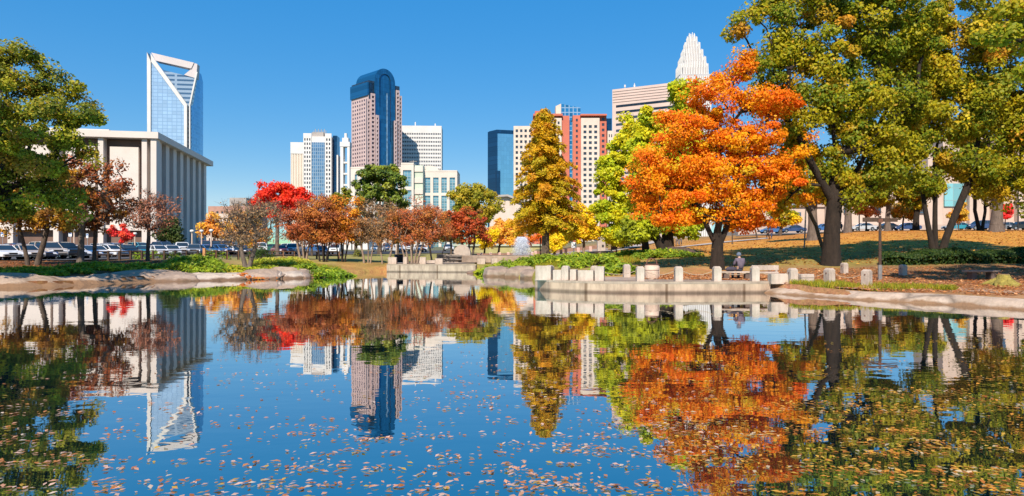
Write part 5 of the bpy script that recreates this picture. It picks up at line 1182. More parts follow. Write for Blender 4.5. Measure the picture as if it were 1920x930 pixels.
# ------------------------------------------------------------------ cars
M_tyre = mat('tyre_rubber', (.02, .02, .02), .85, .2, 8); M_rim = mat('alloy_rim', (.5, .5, .52), .3, .1, 8, metal=.8)
M_cglass = glass('car_glass', (.02, .035, .05), .25, .05); M_lamp = mat('headlight_glass', (.7, .7, .72), .15, .1, 8); M_tail = mat('tail_light', (.45, .02, .02), .25, .1, 8)
M_trim = mat('black_trim', (.025, .025, .028), .5, .2, 8); M_plate = mat('number_plate', (.7, .7, .68), .5, .1, 10)
def paint(name, c):
    if name in MATS: return MATS[name]
    m, nt, out = nodes_of(name); b = nt.nodes.new('ShaderNodeBsdfPrincipled'); b.inputs['Base Color'].default_value = (*c, 1); b.inputs['Roughness'].default_value = .32
    b.inputs['Coat Weight'].default_value = .6; b.inputs['Coat Roughness'].default_value = .05
    tc = nt.nodes.new('ShaderNodeTexCoord'); nz = nt.nodes.new('ShaderNodeTexNoise'); nz.inputs['Scale'].default_value = 2.5; nt.links.new(tc.outputs['Object'], nz.inputs['Vector'])
    mr = nt.nodes.new('ShaderNodeMapRange'); mr.inputs[3].default_value = .26; mr.inputs[4].default_value = .42; nt.links.new(nz.outputs[0], mr.inputs[0]); nt.links.new(mr.outputs[0], b.inputs['Roughness'])
    nt.links.new(b.outputs[0], out.inputs[0]); MATS[name] = m; return m
PAINT = {k: paint('paint_' + k, c) for k, c in dict(white=(.78, .78, .78), silver=(.50, .51, .53), beige=(.50, .43, .37), navy=(.03, .06, .16), blue=(.05, .14, .34), black=(.018, .02, .025),
         red=(.55, .03, .03), teal=(.03, .25, .33), maroon=(.22, .03, .04), grey=(.16, .18, .20), green=(.02, .12, .10)).items()}
CARS = dict(   # length, width, side profile of the body, of the cabin, wheel radius, axle positions
 sedan=(4.7, 1.8, [(0, .30), (-.02, .55), (.10, .72), (.9, .86), (1.25, .93), (3.55, .97), (4.5, .95), (4.68, .80), (4.7, .45), (4.6, .28)], [(1.15, .91), (1.95, 1.40), (2.5, 1.46), (3.2, 1.42), (4.05, .97)], .33, (.85, 3.7)),
 hatch=(4.3, 1.8, [(0, .32), (-.02, .60), (.12, .80), (.85, .95), (1.2, 1.02), (3.6, 1.06), (4.2, 1.02), (4.3, .80), (4.3, .45), (4.2, .30)], [(1.05, 1.0), (1.75, 1.50), (2.4, 1.58), (3.5, 1.53), (4.2, 1.04)], .34, (.8, 3.45)),
 suv=(4.8, 1.9, [(0, .42), (-.03, .65), (.05, .98), (.25, 1.06), (1.15, 1.14), (4.65, 1.18), (4.78, 1.0), (4.8, .55), (4.7, .40)], [(1.05, 1.12), (1.75, 1.70), (2.4, 1.78), (4.3, 1.76), (4.68, 1.16)], .39, (.95, 3.85)),
 pickup=(5.4, 1.95, [(0, .45), (-.03, .68), (.05, 1.0), (.25, 1.08), (1.25, 1.14), (3.4, 1.16), (3.42, 1.14), (5.35, 1.14), (5.4, .6), (5.3, .42)], [(1.2, 1.12), (1.85, 1.70), (2.4, 1.78), (3.2, 1.74), (3.38, 1.14)], .41, (1.0, 4.3)))
PROTO = {}; BODY = {}
def car_body(kind, L, w, prof, wr, ax, cab):
    """side profile with wheel arches lofted across the width with rounded shoulders; the cabin roof and pillars grow from it"""
    low = prof[0][1]; top = list(prof)
    bot = []
    for a in sorted(ax, reverse=True):
        for k in range(7):
            g = PI * k / 6; bot.append((a + (wr + .06) * math.cos(g), max(low - .05, wr + (wr + .06) * math.sin(g) - .02)))
    P = top + bot; n = len(P); V = []
    cx = L / 2; cz = .7
    for y, s, dz in ((-w / 2, .985, 0), (-w / 2 + .07, 1.0, .0), (w / 2 - .07, 1.0, .0), (w / 2, .985, 0)):
        for x, z in P:
            q = s if z > .5 else 1
            V.append((cx - (cx + (x - cx) * (s if abs(y) == w / 2 else 1)), y, cz + (z - cz) * (q if z < .9 else (.93 if abs(y) == w / 2 else 1))))
    m = MB(); m.v = V
    for k in range(3):
        for i in range(n):
            j = (i + 1) % n; a = k * n
            m.f.append((a + i, a + j, a + n + j, a + n + i))
    m.f.append(tuple(range(n - 1, -1, -1))); m.f.append(tuple(range(3 * n, 4 * n)))
    # roof skin and pillars
    r0, r1, r2, r3, r4 = cab; ti = .13
    X = lambda p: L / 2 - p
    for s in (-1, 1):
        for (a, b) in ((r0, r1), (r4, r3)):
            m.tube([(X(a[0]), s * (w / 2 - .08), a[1] - .02), (X(b[0]), s * (w / 2 - .08 - ti), b[1] - .02)], .045, 5)
        md = ((r1[0] + r3[0]) / 2 + .1); m.tube([(X(md), s * (w / 2 - .07), r0[1]), (X(md), s * (w / 2 - .07 - ti), r2[1] - .05)], .05, 5)
    yr = w / 2 - .08 - ti + .03
    for (a, b) in ((r1, r2), (r2, r3)):
        m.prism([(X(a[0]), -yr, a[1] - .04), (X(a[0]), -yr * .8, a[1] + .01), (X(a[0]), yr * .8, a[1] + .01), (X(a[0]), yr, a[1] - .04)], (X(b[0]) - X(a[0]), 0, b[1] - a[1]))
    return m
def car_proto(kind):
    L, w, prof, cab, wr, ax = CARS[kind]; X = lambda p: L / 2 - p
    root = thing('parked_car', 'car', 'car')
    body = car_body(kind, L, w, prof, wr, ax, cab).build('body', PAINT['white'], root, smooth=False, world=False); body.material_slots[0].link = 'OBJECT'
    r0, r1, r2, r3, r4 = cab; ti = .13; yb, yt = w / 2 - .10, w / 2 - .10 - ti
    def quad(name, pts, m, t=.02):
        c = sum((Vector(p) for p in pts), Vector()) / len(pts); n = (Vector(pts[1]) - Vector(pts[0])).cross(Vector(pts[2]) - Vector(pts[0])).normalized()
        return MB().prism(pts, n * -t).build(name, m, root, world=False)
    quad('windshield', [(X(r0[0] + .04), yb, r0[1] + .02), (X(r0[0] + .04), -yb, r0[1] + .02), (X(r1[0]), -yt, r1[1] - .04), (X(r1[0]), yt, r1[1] - .04)], M_cglass)
    quad('rear_window', [(X(r4[0] - .04), -yb, r4[1] + .03), (X(r4[0] - .04), yb, r4[1] + .03), (X(r3[0]), yt, r3[1] - .05), (X(r3[0]), -yt, r3[1] - .05)], M_cglass)
    for s in (-1, 1):
        pts = [(X(r0[0] + .15), s * yb, r0[1] + .02), (X(r1[0] + .04), s * yt, r1[1] - .05), (X(r2[0]), s * yt, r2[1] - .07), (X(r3[0] - .06), s * yt, r3[1] - .06), (X(r4[0] - .15), s * yb, r4[1] + .03)]
        quad('side_window', pts if s < 0 else pts[::-1], M_cglass)
        MB().box((X(r0[0] + .42), s * (w / 2 + .06), r0[1] + .03), (.12, .2, .14)).build('mirror', M_trim, root, world=False)
        hz = prof[2][1]; MB().prism([(X(.02), s * (w / 2 - .04), hz - .22), (X(.02), s * (w / 2 - .48), hz - .18), (X(.10), s * (w / 2 - .48), hz - .02), (X(.16), s * (w / 2 - .04), hz - .04)], (.06, 0, 0)).build('headlight', M_lamp, root, world=False)
        tz = prof[-3][1]; MB().prism([(X(L + .0), s * (w / 2 - .03), tz - .24), (X(L), s * (w / 2 - .30), tz - .22), (X(L), s * (w / 2 - .30), tz - .02), (X(L), s * (w / 2 - .03), tz - .02)], (-.03, 0, 0)).build('tail_light', M_tail, root, world=False)
        for a in ax:
            t = MB(); c = Vector((X(a), s * (w / 2 - .11), wr)); pr = [(-.11, wr * .72), (-.11, wr * .96), (-.07, wr), (.07, wr), (.11, wr * .96), (.11, wr * .72)]
            t.tube([c + Vector((0, q * 1.0, 0)) for q, r in pr], [r for q, r in pr], 18); wh = t.build('wheel', M_tyre, root, world=False)
            t = MB(); t.tube([c + Vector((0, s * .085, 0)), c + Vector((0, s * .117, 0))], [wr * .66, wr * .60], 14)
            t.build('rim', M_rim, wh, world=False)
    hz = prof[2][1]; MB().box((X(.005), 0, hz - .2), (.07, w - 1.1, .15)).build('grille', M_trim, root, world=False)
    MB().box((X(.0), 0, prof[0][1] + .06), (.09, w * .8, .1)).build('bumper_intake', M_trim, root, world=False)
    MB().box((X(L + .012), 0, .62), (.03, .4, .14)).build('number_plate', M_plate, root, world=False)
    return root
CARLIST = []
def car(kind, px, d, color, head, label, dz=.0, group='cars in the car park'):
    x, y = at(px, d); z = gz(x, y) + .09 + dz
    if kind not in PROTO:
        r = PROTO[kind] = car_proto(kind); r.location = (x, y, z); r.rotation_euler = (0, 0, math.radians(head)); tag(r, label, 'car', group)
    else: r = dup(PROTO[kind], (x, y, z), math.radians(head), label, group)
    for c in r.children:
        if c.name.startswith('body'): c.material_slots[0].link = 'OBJECT'; c.material_slots[0].material = PAINT[color]
    return r
H = -32   # noses point right and towards us in the near rows
for a in (
 ('sedan', 4, 66, 'white', H, 'white sedan cut by the left edge, nearest row'),
 ('sedan', 46, 67.5, 'beige', H, 'pale beige sedan left of the forked dark trunk'),
 ('sedan', 70, 69, 'navy', H, 'navy sedan nose just right of the forked dark trunk'),
 ('suv', 88, 70, 'beige', H, 'beige four wheel drive wagon, biggest car right of the forked dark trunk'),
 ('suv', 118, 74, 'black', H, 'black wagon directly beside the beige four wheel drive'),
 ('sedan', 136, 75, 'silver', H, 'silver sedan with dark windows left of the thick grey trunk'),
 ('sedan', 158, 77, 'blue', H, 'blue sedan half behind the thick grey trunk'),
 ('sedan', 178, 80, 'white', H, 'white sedan seen between the grey trunk and the small brown maple'),
 ('hatch', 206, 86, 'white', -20, 'white hatchback behind the rail left of the crimson sapling'),
 ('hatch', 238, 88, 'black', H, 'black hatchback under the crimson sapling'),
 ('hatch', 10, 88, 'red', 185, 'red hatchback at the far left, second row'),
 ('suv', 34, 90, 'navy', H, 'navy wagon beside the red hatchback'),
 ('sedan', 60, 94, 'white', H, 'white sedan behind the forked dark trunk, second row'),
 ('suv', 84, 98, 'grey', H, 'grey wagon roof showing above the beige four wheel drive'),
 ('suv', 128, 98, 'black', H, 'black wagon roof below the blue and white parking sign'),
 ('sedan', 112, 92, 'silver', H, 'silver sedan roof behind the black wagon of the front row'),
 ('sedan', 165, 104, 'grey', H, 'grey sedan behind the blue sedan by the thick trunk'),
 ('suv', 192, 106, 'silver', H, 'silver wagon behind the white hatchback'),
 ('suv', 217, 108, 'blue', H, 'blue wagon behind the crimson sapling'),
 ('sedan', 268, 93, 'teal', -60, 'teal sedan left of the pinkish bare tree trunk'),
 ('suv', 262, 112, 'teal', H, 'dark teal wagon right behind the teal sedan'),
 ('sedan', 296, 92, 'white', -40, 'white sedan right of the pinkish bare tree trunk'),
 ('sedan', 322, 94, 'silver', -55, 'silver sedan with its nose at the rail before the pickup'),
 ('pickup', 341, 106, 'white', -60, 'white pickup truck below the office block side'),
 ('suv', 306, 116, 'navy', H, 'navy wagon against the office block corner'),
 ('sedan', 290, 120, 'silver', H, 'silver sedan farthest back at the office block corner'),
 ('hatch', 365, 96, 'grey', -70, 'grey hatchback left of the orange fence end post'),
 ('sedan', 386, 100, 'blue', H, 'blue sedan just behind the orange fence end post'),
 ('suv', 384, 122, 'navy', -60, 'navy wagon below the second lamp post'),
 ('suv', 406, 124, 'black', -60, 'black wagon right of the three lamp posts'),
 ('suv', 426, 126, 'navy', -60, 'dark wagon left of the leafless tree, back row'),
 ('sedan', 412, 102, 'blue', H, 'blue sedan behind the second fence panel'),
 ('sedan', 438, 103, 'white', H, 'white sedan partly behind the leafless tree'),
 ('sedan', 452, 100, 'black', -70, 'black sedan directly behind the leafless trunk'),
 ('suv', 490, 118, 'white', -70, 'white wagon between the dark round bush and the maroon sedan'),
 ('sedan', 508, 128, 'green', 200, 'dark green sedan behind the white wagon near the leafless tree'),
 ('sedan', 525, 114, 'maroon', -55, 'maroon sedan behind the fence'),
 ('hatch', 533, 136, 'white', 200, 'white hatchback behind the maroon sedan'),
 ('suv', 550, 117, 'silver', -86, 'silver wagon facing us left of the rusty red myrtle'),
 ('sedan', 604, 116, 'navy', -75, 'navy sedan seen between the myrtle stems'),
 ('suv', 630, 116, 'white', -86, 'white wagon facing us under the bright orange myrtle'),
 ('sedan', 586, 134, 'blue', 200, 'blue sedan far back under the myrtles'),
 ('sedan', 706, 142, 'white', -70, 'white sedan behind the grey brown myrtles'),
 ('suv', 728, 144, 'navy', -70, 'navy wagon right of the far white sedan'),
 ('sedan', 746, 136, 'white', -60, 'white sedan above the left end of the stage wall'),
 ('suv', 762, 140, 'white', -70, 'white van like wagon left of the many stemmed myrtle'),
 ('sedan', 788, 136, 'silver', -70, 'silver sedan behind the many stemmed myrtle'),
 ('sedan', 841, 140, 'silver', -80, 'silver sedan framed left of the arched stone'),
): car(*a)
for a in (
 ('sedan', 1446, 131, 'blue', 180, 'blue sedan at the road just right of the two walkers'),
 ('sedan', 1486, 130, 'navy', 180, 'navy sedan at the road left of the flared grey oak'),
 ('hatch', 1545, 130, 'blue', 180, 'blue hatchback half behind the massive dark trunk'),
 ('sedan', 1618, 128, 'silver', 180, 'silver sedan at the road left of the double armed wooden sign'),
 ('sedan', 1662, 128, 'black', 180, 'black sedan behind the light barked oak'),
 ('sedan', 1700, 127, 'navy', 180, 'navy sedan left of the dark trunked tree at the road'),
 ('sedan', 1794, 125, 'teal', 180, 'teal sedan parked right of the three trunked oak'),
 ('suv', 1838, 124, 'navy', 180, 'navy wagon behind the thin bare tree'),
 ('sedan', 1884, 124, 'grey', 180, 'grey sedan right of the stout flared oak'),
 ('hatch', 1912, 123, 'black', 180, 'black hatchback cut by the right edge at the road'),
): car(*a, group='cars along the road on the right')

# ------------------------------------------------------------------ bollards, blocks, ropes on the pond walls
M_post = mat('bollard_concrete', (.56, .465, .39), .9, .22, 1.6, .35, col2=(.31, .245, .195), stretch=(1, 1, .45)); M_rope = mat('rope', (.40, .30, .21), .9, .3, 20)
M_rust = mat('rusty_steel', (.16, .07, .045), .8, .4, 6, .3); M_wood = mat('weathered_wood', (.22, .12, .07), .9, .4, 4, .4, stretch=(1, 1, .2)); M_dwood = mat('dark_wood', (.075, .045, .03), .85, .4, 4, .3)
def bollard_proto():
    r = thing('bollard', 'x', 'bollard'); m = MB(); w = .205
    m.box((0, 0, -.05), (2 * w, 2 * w, .77)); o = m.build('post', M_post, r, world=False); bevel(o, .02)
    m = MB(); m.box((0, 0, .722), (2 * w - .01, 2 * w - .01, .10), 0, .62); o = m.build('cap', M_post, r, world=False); bevel(o, .015)
    m = MB()
    for s in (-1, 1): m.tube([(s * (w + .002), 0, .56), (s * (w + .03), 0, .56)], .035, 8)
    m.build('rope_eye', M_rust, r, world=False); return r
BP = None; BTOPS = []
def bollard(px, d, rz, label, dz=0, sc=1.0, group='concrete bollards on the right pond wall', base=None):
    global BP
    p = G(px, d, dz)
    if base is not None: p.z = base
    if BP is None: BP = bollard_proto(); r = BP; r.location = p; r.rotation_euler.z = rz; tag(r, label, group=group); r.scale = (sc,) * 3
    else: r = dup(BP, p, rz, label, group, sc)
    BTOPS.append(p + Vector((0, 0, .56 * sc))); return r
ZT = .60
for p, d, rz, lab in ((1031, 39.3, -.5, 'leftmost wall bollard, close behind the wide block at the tip'), (1061, 38.2, -.4, 'wall bollard between the two low blocks near the wall tip'), (1115, 38.0, -.3, 'wall bollard tucked behind the right side of a broad low block'),
                      (1200, 36.75, 0, 'free standing wall bollard left of the litter bin'), (1272, 36.6, 0, 'wall bollard right of the litter bin, on leaf covered paving'), (1344, 36.65, 0, 'wall bollard straight in front of the orange maple trunk'),
                      (1415, 36.8, 0, 'wall bollard in front of the seat of the resting person')):
    bollard(p, d, rz, lab, base=ZT)
for p, d, rz, lab in ((1486, 36.2, .1, 'bollard between the pair of low blocks at the right wall end'), (1555, 35.6, .35, 'bollard standing in yellow grass before the massive trunk'), (1625, 34.6, .7, 'rightmost bollard, set cornerwise in yellow grass')):
    bollard(p, d, rz, lab)
bollard(1175, 41.2, 0, 'inland bollard behind the wall, left of the litter bin', sc=1.0); bollard(1229, 40.6, 0, 'inland bollard half hidden behind the litter bin', sc=1.0)
for p, d, lab in ((1583, 41.5, 'shaded inland bollard right of the massive trunk base'), (1693, 39.5, 'shaded inland bollard beyond the double armed sign')): bollard(p, d, .2, lab, sc=.8)
def rope():
    m = MB(); seq = BTOPS[:10]
    for a, b in zip(seq[:-1], seq[1:]):
        v = b - a; e = v.normalized() * .24; a2, b2 = a + e, b - e
        m.tube([a2.lerp(b2, t) - Vector((0, 0, .20 * 4 * t * (1 - t))) for t in np.linspace(0, 1, 11)], .016, 5)
    tag(m.build('rope', M_rope, loc=seq[5]), 'sagging grey rope strung from bollard to bollard along the right wall', 'rope')
rope()
def block(px, d, w, dp, h, rz, label, base=None, band=False, group='low concrete blocks on the right pond wall', m=None):
    p = G(px, d); 
    if base is not None: p.z = base
    t = MB(); t.box((0, 0, -.03), (w, dp, h + .03)); o = t.build('concrete_block', m or M_post, loc=(0, 0, 0)); o.location = p; o.rotation_euler.z = rz; bevel(o, .025)
    tag(o, label, 'block', group)
    if band: c = MB().box((0, -.012, h * .62), (w + .02, dp + .02, .03)).build('band', M_conc, o, world=False)
    return o
block(1020.5, 39.0, .92, .5, .80, -.35, 'tall wide block at the very tip of the wall', ZT); block(1046.5, 38.4, .48, .5, .58, -.35, 'low block just left of the bollard near the wall tip', ZT); block(1076, 37.95, .36, .5, .62, -.3, 'narrow low block right of the bollard near the wall tip', ZT)
block(1099, 37.55, .86, .5, .58, -.25, 'broad low block in the cluster at the wall tip', ZT); block(1124.5, 37.3, .50, .5, .80, -.22, 'tall narrow block ending the cluster at the wall tip', ZT)
block(1460, 36.5, 1.0, .5, .52, .05, 'broad low block left of the bollard at the right wall end'); block(1510, 36.0, .72, .5, .50, .1, 'small low block with a band line beside the yellow grass', band=True)
# litter bin with hoop handle
def bin_thing(px, d, label, m, rim, hoop=True, r=.40, h=.92):
    p = G(px, d); t = thing('litter_bin', label, 'bin', p)
    MB().lathe((0, 0, 0), [(r * .93, 0), (r, .05), (r * 1.02, h * .5), (r, h * .94)], 22).build('body', m, t, smooth=True, world=False)
    MB().lathe((0, 0, 0), [(r * 1.05, h * .942), (r * 1.06, h * .99), (r * .95, h)], 22).build('rim', rim, t, world=False)
    MB().lathe((0, 0, 0), [(r * 1.03, h * .60), (r * 1.03, h * .63)], 22).build('band', rim, t, world=False)
    if hoop: MB().tube([(r * .72 * math.cos(g), 0, h * .97 + .33 * math.sin(g) ** .7) for g in np.linspace(.0, PI, 13)], .035, 6).build('handle', rim, t, world=False)
    return t
bin_thing(1222, 38.9, 'round beige concrete litter bin with a rusty hoop handle', mat('bin_concrete', (.58, .44, .34), .9, .2, 3, .2), M_rust)
bin_thing(748, 84, 'dark round litter bin behind the far stage wall', M_trim, M_dwood, False, .55, 1.0)
# benches of concrete
def bench(px, d, w, rz, label, back=False, m=None):
    m = m or M_post; p = G(px, d); t = thing('stone_bench', label, 'bench', p); t.rotation_euler.z = rz
    o = MB().box((0, 0, .42), (w, .48, .10)).build('seat', m, t, world=False); bevel(o, .015)
    for s in (-1, 1): MB().box((s * w * .30, 0, -.05), (.30, .34, .469), 0, 1.0).build('leg', mat('bench_leg', (.14, .10, .08), .9), t, world=False)
    if back: o = MB().box((0, -.20, .60), (w, .09, .28)).build('backrest', m, t, world=False); bevel(o, .015); [MB().box((s * w * .42, -.20, .519), (.10, .08, .08)).build('back_post', m, t, world=False) for s in (-1, 1)]
    return t
bench(1381, 38.6, 2.0, .0, 'concrete bench the resting person sits on'); bench(1432, 38.4, 1.5, 0, 'concrete bench with a back slab right of the resting person', True)
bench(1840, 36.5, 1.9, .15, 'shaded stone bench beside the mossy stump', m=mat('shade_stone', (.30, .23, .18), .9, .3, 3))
# mossy stump
def stump():
    p = G(1882, 33.6); t = thing('tree_stump', 'low mossy tree stump with flared roots on the shaded shore', 'stump', p); m = MB(); rng = random.Random(3)
    m.lathe((0, 0, 0), [(.85, -.1), (.62, .06), (.40, .22), (.30, .40), (.24, .52)], 14)
    for k in range(7):
        g = k * .9; l = rng.uniform(.8, 1.3); m.tube([(.2 * math.cos(g), .2 * math.sin(g), .25), (l * .6 * math.cos(g), l * .6 * math.sin(g), .08), (l * math.cos(g + .2), l * math.sin(g + .2), -.05)], [.16, .11, .04], 6)
    m.build('roots', mat('mossy_bark', (.30, .24, .05), .95, .5, 5, .6), t, smooth=True, world=False)
    MB().lathe((0, 0, 0), [(.235, .515), (.20, .54)], 14).build('cut_top', M_wood, t, world=False)
stump()
# wooden sign with two arms, leaning pole, road signs, park sign
def two_arm_sign():
    p = G(1650, 37.5); t = thing('wooden_sign', 'tall brown post with two dark wooden sign boards spread like arms', 'sign', p)
    Zh = CZ + (HY - 405) / F * 37.5 - p.z
    MB().tube([(0, 0, -.2), (0, 0, Zh)], [.085, .07], 8).build('post', M_dwood, t, world=False)
    k = 37.5 / F
    for x0, x1, y0, y1 in ((-33, -2.6, 416, 408), (2.6, 32, 416, 409)):
        z0, z1 = CZ + (HY - y0) * k - p.z, CZ + (HY - y1) * k - p.z
        MB().prism([(x0 * k, -.06, z0), (x1 * k, -.06, z0), (x1 * k, -.06, z1), (x0 * k, -.06, z1)], (0, .05, 0)).build('sign_board', M_dwood, t, world=False)
    MB().box((0, -.01, Zh - .36), (.24, .12, .2)).build('bracket', M_rust, t, world=False)
    MB().tube([(0, 0, -.1), (0, 0, .8)], .11, 8).build('sleeve', mat('grey_steel', (.3, .29, .28), .5, .2, 5, metal=.4), t, world=False)
two_arm_sign()
def pole_sign(name, label, px, d, ytop, w, h, m_board, m_pole, r=.035, lean=0.0, stripe=None, cat='sign', stroke=None):
    p = G(px, d); Hh = CZ + (HY - ytop) / F * d - p.z; t = thing(name, label, cat, p)
    MB().tube([(0, 0, -.2), (lean, 0, Hh)], r, 7).build('pole', m_pole, t, world=False)
    if w: MB().box((lean, -r - .02, Hh - h), (w, .03, h)).build('panel', m_board, t, world=False)
    if stripe:
        MB().box((lean, -r - .040, Hh - h * .42), (w * .8, .008, h * .30)).build('lettering', stripe, t, world=False)
    if stroke:
        MB().prism([(lean - w * .36, -r - .043, Hh - h * .14), (lean - w * .22, -r - .043, Hh - h * .14), (lean + w * .36, -r - .043, Hh - h * .80), (lean + w * .22, -r - .043, Hh - h * .80)], (0, .008, 0)).build('bar', stroke, t, world=False)
    return t
M_sgreen = mat('sign_green', (.05, .14, .07), .5, .1, 5); M_swhite = mat('sign_white', (.75, .76, .78), .5, .05, 5); M_sblue = mat('sign_blue', (.06, .18, .45), .5, .1, 5); M_steel = mat('galvanised_steel', (.45, .46, .47), .45, .15, 5, metal=.5)
pole_sign('park_sign', 'square white sign with a dark diagonal bar on a pale pole, right of the cypress', 1076, 80, 454, .56, .66, M_swhite, M_steel, .055, stroke=M_sgreen)
for p, d, lab in ((5, 92, 'blue and white parking sign at the far left'), (132, 94, 'blue and white parking sign left of the thick grey trunk'), (164, 96, 'small pale parking sign between the two brown maples')):
    pole_sign('parking_sign', lab, p, d, 435 if p != 164 else 438, .45 if p != 164 else .3, .62, M_swhite, M_steel, .03, stripe=M_sblue)
pole_sign('street_sign', 'dark upright street sign by the road right of the three trunked oak', 1793, 118, 390, 1.0, 1.7, M_trim, M_steel, .05)
t_ = pole_sign('utility_pole', 'slim dark pole with a box halfway up at the right edge', 1909, 112, 330, 0, 0, M_trim, M_trim, .10, cat='pole'); MB().box((0, -.2, 4.0), (.75, .35, .5)).build('box', M_trim, t_, world=False)
pole_sign('trail_post', 'thin leaning grey pole on the lawn left of the massive trunk', 1508, 66, 378, 0, 0, M_steel, mat('grey_wood', (.34, .27, .22), .9, .3, 4), .07, .18, cat='pole')
pole_sign('light_pole', 'dark slim pole left of the cypress trunk', 1013, 70, 446, 0, 0, M_trim, M_trim, .06, cat='pole')
pole_sign('light_pole', 'dark pole standing on the road verge behind the double armed sign', 1611, 120, 372, 0, 0, M_trim, M_trim, .10, cat='pole')
# globe lamps of the car park
def lamp(px, d, ytop, label, scl=1.0):
    p = G(px, d); Hh = CZ + (HY - ytop) / F * d - p.z; t = thing('lamp_post', label, 'lamp', p, 'lamp posts in the car park')
    MB().tube([(0, 0, -.1), (0, 0, Hh - .42)], [.11, .09], 8).build('post', mat('tan_post', (.60, .45, .34), .7, .1, 3), t, world=False)
    MB().lathe((0, 0, Hh - .42), [(.16, 0), (.13, .08), (.27, .12), (.31, .26), (.22, .42), (.03, .46)], 14).build('lamp_shade', mat('milk_glass', (.72, .68, .60), .35, .05, 4), t, smooth=True, world=False)
for a in ((139, 92, 428, 'lamp post with pale globe beside the thick grey trunk'), (253, 108, 436, 'lamp post in front of the dark colonnade, right of the crimson sapling'), (360, 98, 431, 'first of the three lamp posts before the office block fins'), (378, 104, 431, 'middle of the three lamp posts before the office block fins'), (396, 100, 430, 'last of the three lamp posts, against the orange oak'), (233, 90, 436, 'lamp post right behind the crimson sapling')): lamp(*a)
for p, d, y, lab in ((640, 122, 452, 'pale lamp post between the orange myrtle and the grey myrtle'), (665, 118, 449, 'white lamp post left of the grey brown myrtles'), (743, 110, 452, 'white lamp post above the stage wall left end')): lamp(p, d, y, lab)
# wooden rail fences
def rail_fence(label, pts, h, m, name='wooden_fence', post=.09, rails=(.55, .92)):
    P = [G(p, d) for p, d in pts]; t = thing(name, label, 'fence', P[len(P) // 2])
    for q in P: MB().box((q.x, q.y, q.z - .15), (2 * post, 2 * post, h + .15), 0, .9).build('post', m, t)
    for k in rails:
        m2 = MB(); m2.tube([q + Vector((0, 0, h * k)) for q in P], .05, 6); m2.build('rail', m, t)
rail_fence('dark wooden rail fence along the near edge of the car park', [(p, 67 + (p - 180) * .028) for p in range(182, 372, 21)], .95, M_dwood)
rail_fence('low brown post and rail fence behind the leafless tree and the myrtles', [(383, 66.5)] + [(p, 68 + max(0, p - 405) * .085) for p in range(405, 645, 21)], .95, M_wood, rails=(.5, .9))
MB_ = MB(); p_ = G(383.2, 66.3); o_ = MB_.box((0, 0, -.1), (.24, .24, 1.25)).build('fence_end_post', mat('orange_wood', (.52, .26, .11), .85, .2, 4), loc=(0, 0, 0)); o_.location = p_; tag(o_, 'orange timber end post of the low brown fence', 'post')
# ------------------------------------------------------------------ stage with arched stone, fountain, far plaza
def stage():
    p = G(865, 82); t = thing('stone_arch', 'pale round topped concrete block with dark slots on the far stage', 'sculpture', p)
    k = 82 / F; pts = [Vector((-16 * k, 0, -.2))]
    for q in range(13):
        g = PI - PI * q / 12 * 1.0; pts.append(Vector((1 * k + 16 * k * math.cos(g), 0, 17 * k + 17 * k * max(0, math.sin(g)))))
    pts.append(Vector((17 * k, 0, -.2))); MB().prism(pts, (0, 1.6, 0)).build('arch_block', M_concl, t, world=False)
    for i in range(4):
        MB().box((-26 * k - i * .28, .4, -.1), (2.6 + 1.1 * i * 0, 1.6, .25 + .3 * (3 - i)), .06).build('step', M_conc, t, world=False) if i == 0 else MB().box((-18 * k - .9 * i - .4, .2 - .01 * i, -.1), (1.0, 1.5, .95 - .25 * i)).build('step', M_conc, t, world=False)
    for z in (.35, .75): MB().box((-17 * k, -.32, z), (3.2, .5, .16)).build('slot_shade', mat('shadow_stone', (.16, .14, .13), .9), t, world=False)  # dark bars standing in for the shade inside the slots
stage()
BF = [(744, 77.2), (762, 77.0), (795, 76.9)]
G_F = 'stone posts on the far stage wall'
block(736, 76.2, .95, .6, .75, 0, 'broad post at the left end of the far stage wall', .84, group=G_F); block(760, 76.0, .42, .5, .78, 0, 'narrow post second along the far stage wall', .84, group=G_F)
block(793, 75.8, .68, .5, .75, 0, 'post in the middle of the far stage wall', .84, group=G_F); block(823, 75.5, .85, .5, .62, 0, 'broad post right of the middle of the far stage wall', .84, group=G_F); block(902, 77, .9, .6, .62, .1, 'low broad block at the right end of the far stage', group=G_F); block(927, 76, .65, .6, .60, .1, 'small pale block between the far stage and the fountain', group=G_F)
block(784, 78.5, .9, .5, .38, 0, 'low seat like block behind the middle post of the far stage', group=G_F); block(810, 78.5, 1.2, .5, .38, 0, 'long low seat like block left of the arched stone', group=G_F)
